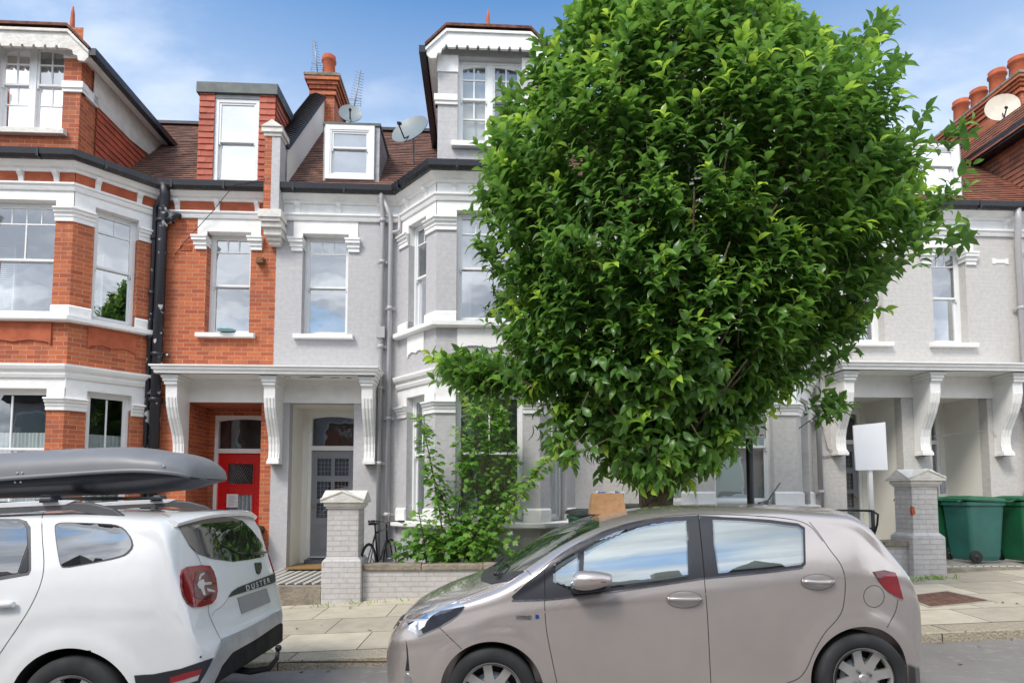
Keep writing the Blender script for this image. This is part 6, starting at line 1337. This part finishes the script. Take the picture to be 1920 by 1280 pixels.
plain('paper_blue', (.10, .14, .35), .6, col2=(.6, .6, .6), lo=.45, hi=.5, scale=25)
hatchback()

def suv():
    root = car_root('suv_car', 'white SUV with grey roof box, seen from its rear quarter at the left', 'car', -6.375, 4.96)
    L_ = 4.341
    zc = pchip([(0, .62), (.03, .78), (.1, .93), (.25, 1.02), (.9, 1.13), (1.25, 1.19), (1.6, 1.40), (1.95, 1.57), (2.3, 1.63), (2.8, 1.645), (3.4, 1.635), (3.85, 1.60), (4.05, 1.575), (4.09, 1.55), (4.13, 1.40), (4.17, 1.24), (4.205, 1.12), (4.235, 1.03), (4.25, .93), (4.27, .82), (4.30, .72), (4.335, .66), (4.341, .60)])
    ze = pchip([(0, .52), (.05, .72), (.15, .86), (.4, .96), (.95, 1.04), (1.25, 1.10), (1.6, 1.30), (1.95, 1.45), (2.3, 1.53), (2.8, 1.55), (3.4, 1.54), (3.8, 1.49), (3.98, 1.44), (4.05, 1.38), (4.09, 1.24), (4.13, 1.10), (4.18, .98), (4.22, .88), (4.26, .76), (4.30, .66), (4.341, .54)])
    zb = pchip([(0, .38), (.1, .26), (.5, .24), (3.6, .27), (4.1, .33), (4.28, .37), (4.341, .42)])
    P = pchip([(0, .55), (.05, .68), (.15, .77), (.4, .85), (.84, .895), (3.5, .898), (3.8, .89), (3.98, .865), (4.09, .835), (4.17, .81), (4.22, .795), (4.27, .775), (4.31, .74), (4.341, .66)])
    belt = pchip([(0, 1.05), (1.2, 1.08), (2.5, 1.10), (3.4, 1.13), (4.34, 1.16)])
    cr = pchip([(0, .80), (1, .86), (2.6, .84), (3.1, .90), (3.5, .97), (4.0, .96), (4.34, .9)])
    nexp = pchip([(0, 3), (1, 3), (2, 3), (3.6, 3.2), (4.05, 3.4), (4.2, 3.4), (4.34, 3)])
    hubs = [(.846, .343), (3.52, .343)]
    c = Car(root, L_, zc, ze, zb, P, belt, .30, cr, hubs, .405, nexp, 'white_car_paint', up=.10, black=lambda q: (q.x > 4.12 and q.z < .515) or (q.x > 3.9 and q.z < .38))
    for hx, hz in hubs:
        for sd in (-1, 1): road_wheel(root, hx, sd*.785, hz, .345, .225, .215, sd, 5, (.045, .060), R(54))
    bs = c.body
    c.patch(C7((-60, 425), (100, 425), (140, 435), (160, 470), (162, 690), (150, 715), (0, 742), (-60, 745)), 'window_surround', 'trim_grey', .003)
    c.patch(C7((-60, 440), (90, 440), (125, 450), (142, 475), (146, 560), (95, 705), (0, 722), (-60, 724)), 'rear_door_glass', 'privacy_glass', .007)
    c.patch(C7((149, 575), (150, 690), (140, 702), (102, 706)), 'door_quarter', 'trim_black', .007, step=6)
    c.patch(C7((284, 462), (300, 446), (330, 440), (480, 444), (600, 450), (650, 472), (690, 525), (698, 572), (664, 612), (600, 633), (460, 659), (330, 682), (314, 665), (295, 560)), 'quarter_surround', 'trim_grey', .0035, round_=1)
    c.patch(C7((292, 466), (310, 450), (335, 446), (480, 449), (598, 455), (645, 477), (683, 528), (690, 570), (658, 607), (598, 627), (460, 653), (334, 675), (318, 658), (301, 560)), 'quarter_glass', 'privacy_glass', .007, round_=1)
    c.patch(C7((903, 434), (980, 420), (1060, 414), (1140, 411), (1210, 420), (1262, 434), (1310, 480), (1360, 545), (1394, 598), (1372, 622), (1300, 636), (1215, 647), (1100, 632), (1030, 606), (985, 560), (945, 490)), 'rear_window', 'privacy_glass', .006)
    sp = MB(); rows = []
    for i in range(17):
        y = -.66+1.32*i/16; a = abs(y)/.66; x = 4.165-.06*a**4; z = 1.575-.05*a**3; rows.append([(x-.30, y, z+.035), (x-.02, y, z+.018), (x+.008, y, z-.004), (x-.01, y, z-.028), (x-.10, y, z-.03), (x-.3, y, z-.04)])
    k = 6; sp.add([p for r_ in rows for p in r_], [(i*k+j, (i+1)*k+j, (i+1)*k+(j+1) % k, i*k+(j+1) % k) for i in range(16) for j in range(k)]+[tuple(range(k)), tuple(range(16*k, 17*k))], True); spo = sp.build('spoiler', 'white_car_paint', root, sharp=40)
    tl = c.patch(C7((938, 720), (945, 692), (965, 676), (1040, 667), (1088, 671), (1106, 700), (1119, 740), (1126, 800), (1118, 840), (1098, 866), (1040, 884), (1000, 884), (975, 868), (952, 830), (940, 780)), 'tail_light', 'tail_red', .016, step=7, thick=.03)
    c.patch(C7((1010, 705), (1080, 700), (1104, 760), (1100, 830), (1060, 852), (1005, 835), (998, 770)), 'lamp_lens', 'tail_dark_red', .019, parent=tl, step=7)
    c.patch(C7((938, 720), (945, 740), (955, 800), (975, 862), (1000, 884), (975, 868), (952, 830), (940, 780)), 'lamp_edge', 'tail_dark_red', .018, parent=tl, step=7)
    for pl in (C7((1022, 752), (1048, 742), (1056, 768), (1048, 790), (1026, 792), (1016, 772)), C7((1050, 760), (1090, 756), (1090, 770), (1050, 774)), C7((1030, 716), (1052, 706), (1054, 716), (1036, 728), (1030, 748), (1022, 744)), C7((1030, 788), (1050, 786), (1058, 822), (1048, 826)), C7((1064, 788), (1108, 800), (1106, 808), (1070, 806))): c.patch(pl, 'clear_lamp', 'lamp_clear', .022, parent=tl, step=4)
    c.patch(C7((1412, 602), (1424, 612), (1434, 660), (1440, 720), (1432, 745), (1426, 700), (1418, 650)), 'tail_light', 'tail_red', .01, step=5)
    st_ = c.patch(C7((1190, 832), (1208, 803), (1240, 780), (1420, 711), (1430, 716), (1432, 750), (1425, 757), (1250, 812)), 'badge_strip', 'trim_black', .012, step=7)
    c.patch(C7((1236, 834), (1386, 785), (1407, 856), (1258, 919)), 'number_plate', 'plate_grey', .010, step=8)
    lg = c.patch(C7((1326, 654), (1358, 652), (1358, 680), (1350, 706), (1342, 712), (1334, 700)), 'logo', 'trim_black', .012, step=4)
    lm = MB(); c.seam(C7((1326, 654), (1358, 652), (1358, 680), (1350, 706), (1342, 712), (1334, 700), (1326, 654)), .008, mb=lm, smooth=0); c.seam(C7((1338, 664), (1346, 682), (1354, 663)), .007, mb=lm, smooth=0); lm.v = [tuple(Vector(v)+Vector((.013, -.004, 0))) for v in lm.v]; lm.build('logo_outline', 'chrome', lg, fix=False)
    a, n = c.px(*C7((1272, 790))[0]); b, _ = c.px(*C7((1415, 738))[0]); u = b-a; w_ = u.length; u.normalize(); n = (n-u*n.dot(u)).normalized(); up_ = n.cross(u); up_ = up_ if up_.z > 0 else -up_; nn_ = u.cross(up_)
    Mx = Matrix(((u.x, up_.x, nn_.x, a.x+n.x*.018), (u.y, up_.y, nn_.y, a.y+n.y*.018), (u.z, up_.z, nn_.z, a.z+n.z*.018), (0, 0, 0, 1))); text_obj('D U S T E R', .062, 'letter_silver', st_, Mx, .0015, 'tailgate_lettering', .001, 'LEFT', w_/.36)
    # bumper and cladding
    c.patch(C7((1154, 1052), (1300, 985), (1459, 900), (1468, 925), (1462, 965), (1440, 975), (1330, 1050), (1205, 1120), (1150, 1190), (1105, 1290), (1035, 1290), (1075, 1215), (1110, 1150)), 'bumper_trim', 'bumper_silver', .012, step=9)
    c.patch(C7((702, 1238), (800, 1232), (940, 1204), (1106, 1148), (1072, 1215), (1033, 1290), (712, 1290)), 'cladding', 'trim_black', .010, step=10)
    rf = c.patch(C7((890, 1246), (970, 1222), (1052, 1203), (1042, 1228), (960, 1258), (888, 1276)), 'rear_reflector', 'tail_red', .016, step=7)
    c.patch(C7((900, 1272), (962, 1258), (1040, 1232), (1030, 1262), (940, 1290), (900, 1290)), 'fog_lens', 'lamp_clear', .014, parent=rf, step=7)
    sm = MB()
    for ln in (C7((270, 378), (228, 385), (218, 420), (220, 520), (231, 640), (225, 720), (200, 800), (150, 900), (85, 1000), (30, 1080), (-10, 1140)), C7((985, 560), (1030, 612), (1052, 668)), C7((1086, 868), (1088, 920), (1120, 990), (1153, 1054)), C7((1150, 1058), (1300, 990), (1460, 903)), C7((905, 430), (860, 400), (800, 384), (740, 378))): c.seam(ln, mb=sm)
    sm.build('panel_gaps', 'arch_black', root, fix=False)
    dc = MB(); c.seam(C7((1108, 930), (1115, 905), (1160, 880), (1190, 838), (1215, 800)), .006, mb=dc); dc.build('crease_shade_line', 'bumper_silver', root, fix=False)  # flat grey ribbon painted for the shade line of a tailgate crease
    b = MB(); A = [c.px(*p) for p in C7((-20, 872), (20, 868), (60, 866), (92, 868))]; b.tube([p+n*.03 for p, n in A], [.022, .024, .024, .018], 10); b.build('door_handle', 'white_car_paint', root)
    s1, _n = c.px(*C7((1047, 1142))[0]); q = MB(); q.lathe([(0, 0), (.008, 0), (.008, .004), (0, .004)], (0, 0, 0), 'y', 10); q.v = [tuple(Vector(v)+s1+Vector((0, -.004, 0))) for v in q.v]; q.build('parking_sensor', 'trim_black', root)
    wpm = MB(); p = [c.px(*x) for x in C7((1385, 600), (1330, 605), (1290, 612))]; wpm.tube([h_+n_*.02 for h_, n_ in p], [.010, .012, .016], 6); p = [c.px(*x) for x in C7((1300, 612), (1230, 600), (1150, 560))]; wpm.tube([h_+n_*.014 for h_, n_ in p], [.006, .006, .004], 5); wpm.build('rear_wiper', 'trim_black', root)
    # tow ball
    wi = c.Wi; f_ = lambda px, py, Y: wi@at(px, py, Y); tb = MB(); tb.tube([f_(430, 1252, 4.96), f_(470, 1258, 4.96), f_(505, 1252, 4.96), f_(519, 1234, 4.96), f_(521, 1220, 4.96)], [.028, .026, .022, .018, .014], 10)
    ce = f_(522, 1214, 4.96); tb.lathe([(.002, -.025), (.018, -.02), (.027, 0), (.018, .02), (.002, .026)], ce, 'z', 16); tb.build('tow_bar', 'iron', root)
    # roof rails and bars
    for sd in (-1, 1):
        y = sd*.64; r = MB(); pr = [(1.9, 1.53), (2.1, 1.63), (2.4, 1.685), (3.0, 1.70), (3.3, 1.70), (3.5, 1.685), (3.65, 1.64), (3.74, 1.575)]
        low = [(3.62, 1.585), (3.5, 1.61), (3.35, 1.645), (2.4, 1.64), (2.15, 1.58), (2.0, 1.53)]
        r.prism(pr+low, lambda p, q_, w: (p, w, q_), y-.022, y+.022); r_ = r.build('roof_rail', 'trim_grey', root, bevel=.008)
        g = MB(); g.prism([(2.2, 1.665), (2.45, 1.699), (3.0, 1.714), (3.32, 1.713), (3.40, 1.708), (3.32, 1.68), (2.45, 1.672)], lambda p, q_, w: (p, w, q_), y-.026, y+.026); g.build('rail_top', 'white_car_paint', r_, bevel=.004)
        if sd < 0:
            g2 = MB(); g2.prism([(2.55, 1.665), (3.05, 1.672), (3.10, 1.64), (2.55, 1.63)], lambda p, q_, w: (p, w, q_), y-.0245, y-.020); g2.build('rail_panel', 'trim_grey', r_)
            text_obj('D U S T E R', .034, 'letter_silver', r_, Matrix.Translation((2.62, y-.025, 1.651))@Matrix.Rotation(R(90), 4, 'X'), .001, 'rail_lettering', .0004, 'LEFT', 1.0)
    for x in (2.15, 3.22):
        b = MB(); b.box(x-.04, x+.04, -.72, .72, 1.712, 1.738); b.build('crossbar', 'trim_grey', root, bevel=.01)
        for sd in (-1, 1): e = MB(); e.hexa([(x-.06, sd*.60, 1.70), (x+.06, sd*.60, 1.70), (x+.06, sd*.70, 1.70), (x-.06, sd*.70, 1.70), (x-.03, sd*.62, 1.755), (x+.03, sd*.62, 1.755), (x+.03, sd*.72, 1.755), (x-.03, sd*.72, 1.755)]); e.build('bar_clamp', 'trim_black', root, bevel=.008)
    # roof box
    bo = thing('roof_box', 'large grey plastic roof box with black underside strapped on the white SUV', 'roof box', root.matrix_world@Vector((2.85, -.10, 1.755))); bo.rotation_euler = (0, -SL, 0); ORGS[bo.name] = Vector((0, 0, 0))
    def loft(name, zt, zs, W_, mat, lid, parent, n=2.6, th=.0):
        rows = []; xs = np.concatenate([np.linspace(-1.35, .75, 30), np.linspace(.79, 1.245, 18)]) if True else None
        for x in xs:
            w = W_(x); a0 = zs(x); a1 = zt(x); row = []
            for i in range(21):
                th_ = PI*i/20; cc = math.cos(th_); ss = math.sin(th_); row.append((x, -w*math.copysign(abs(cc)**(2/n), cc), a0+(a1-a0)*ss**(2/n)))
            rows.append(row)
        k = 21; m = MB(); m.add([p for r_ in rows for p in r_], [(i*k+j, (i+1)*k+j, (i+1)*k+(j+1) % k, i*k+(j+1) % k) for i in range(len(rows)-1) for j in range(k)]+[tuple(range(k)), tuple(range((len(rows)-1)*k, len(rows)*k))], True)
        return m.build(name, mat, parent, sharp=45)
    Wb = pchip([(-1.35, .2), (-1.2, .32), (-.8, .40), (0, .42), (.7, .42), (1.0, .40), (1.15, .34), (1.23, .22), (1.245, .10)])
    zs = pchip([(-1.35, .11), (-.6, .115), (.2, .14), (.8, .155), (1.1, .13), (1.245, .09)]); zt = pchip([(-1.35, .14), (-1.0, .26), (-.5, .335), (0, .36), (.5, .365), (.76, .35), (.88, .325), (1.08, .285), (1.17, .235), (1.225, .16), (1.245, .10)])
    zl = pchip([(-1.35, .06), (-.8, .01), (0, .0), (.6, .0), (.95, .015), (1.15, .06), (1.245, .085)])
    lid = loft('lid', zt, zs, Wb, 'box_grey', True, bo, 2.7); loft('base', zl, lambda x: zs(x)-.004, lambda x: Wb(x)-.008, 'box_black', False, bo, 3.0)
    rm_ = MB(); 
    for i in range(40):
        pass
    lp = MB(); xs = np.linspace(-1.2, 1.24, 50); lp.add([p for x in xs for p in ((x, -Wb(x)-.006, zs(x)+.016), (x, -Wb(x)-.010, zs(x)-.012), (x, -Wb(x)+.02, zs(x)-.014), (x, -Wb(x)+.02, zs(x)+.02))], [(i*4+j, (i+1)*4+j, (i+1)*4+(j+1) % 4, i*4+(j+1) % 4) for i in range(49) for j in range(4)], True); lp.build('rim_flange', 'box_grey', lid)
    dt = MB()
    for x, z in ((.02, .035+zs(.02)), (.055, .035+zs(.055)), (1.06, zs(1.06)+.045), (.0, zs(0)-.03), (.04, zs(0)-.03)): dt.lathe([(0, -.004), (.007, -.004), (.008, .004)], (x, -Wb(x)-.0-(0 if z > zs(x) else -.006), z), 'y', 10)
    dt.build('rivets', 'bumper_silver', lid)
suv()

# ------------------------------------------------------------ the terrace across the street, behind the camera: seen mirrored in the car windows
def opposite():
    for k, x in enumerate(range(-17, 19, 6)):
        o = thing('opposite_house', 'brick house across the street, mirrored in the car windows', 'house', (x, -8.2, gz(x)), 0, 'houses across the street'); mb = MB(); mb.box(-3, 3, -8, 0, -1, 6.4); mb.box(-2.6, -.2, 0, .9, -1, 6.0); mb.build('wall', 'opposite_brick' if k % 2 else 'grey_brick', o)
        r = MB(); r.prism([(.2, 6.3), (-4, 9.2), (-8.2, 6.3)], lambda p, q, w: (w, p, q), -3, 3); r.prism([(-2.8, 6.0), (0, 6.0), (-1.4, 8.4)], lambda p, q, w: (p, w, q), -2, 1.1); rr_ = r.build('roof', 'opposite_roof', o); ch = MB(); ch.box(2.7, 3.3, -4.6, -3.4, 8.5, 10.4); ch.build('chimney', 'opposite_brick', rr_)
        for (a, b, z0, z1, y) in ((-2.2, -.6, 1.0, 2.7, .9), (-2.2, -.6, 4.0, 5.5, .9), (.8, 1.9, 4.0, 5.5, 0)):
            w = MB(); w.box(a-.1, b+.1, y, y+.04, z0-.1, z1+.1); w.box(a-.2, b+.2, y, y+.12, z0-.2, z0-.1); w_ = w.build('window', 'white_paint', o); p = MB(); p.box(a, b, y+.0401, y+.05, z0, z1); p.build('pane', 'privacy_glass', w_)
        d = MB(); d.box(.8, 1.9, 0, .05, 0, 2.4); d.build('door', 'black_gloss', o)
opposite()
for me_, m_ in PENDING: me_.materials.append(M[m_])
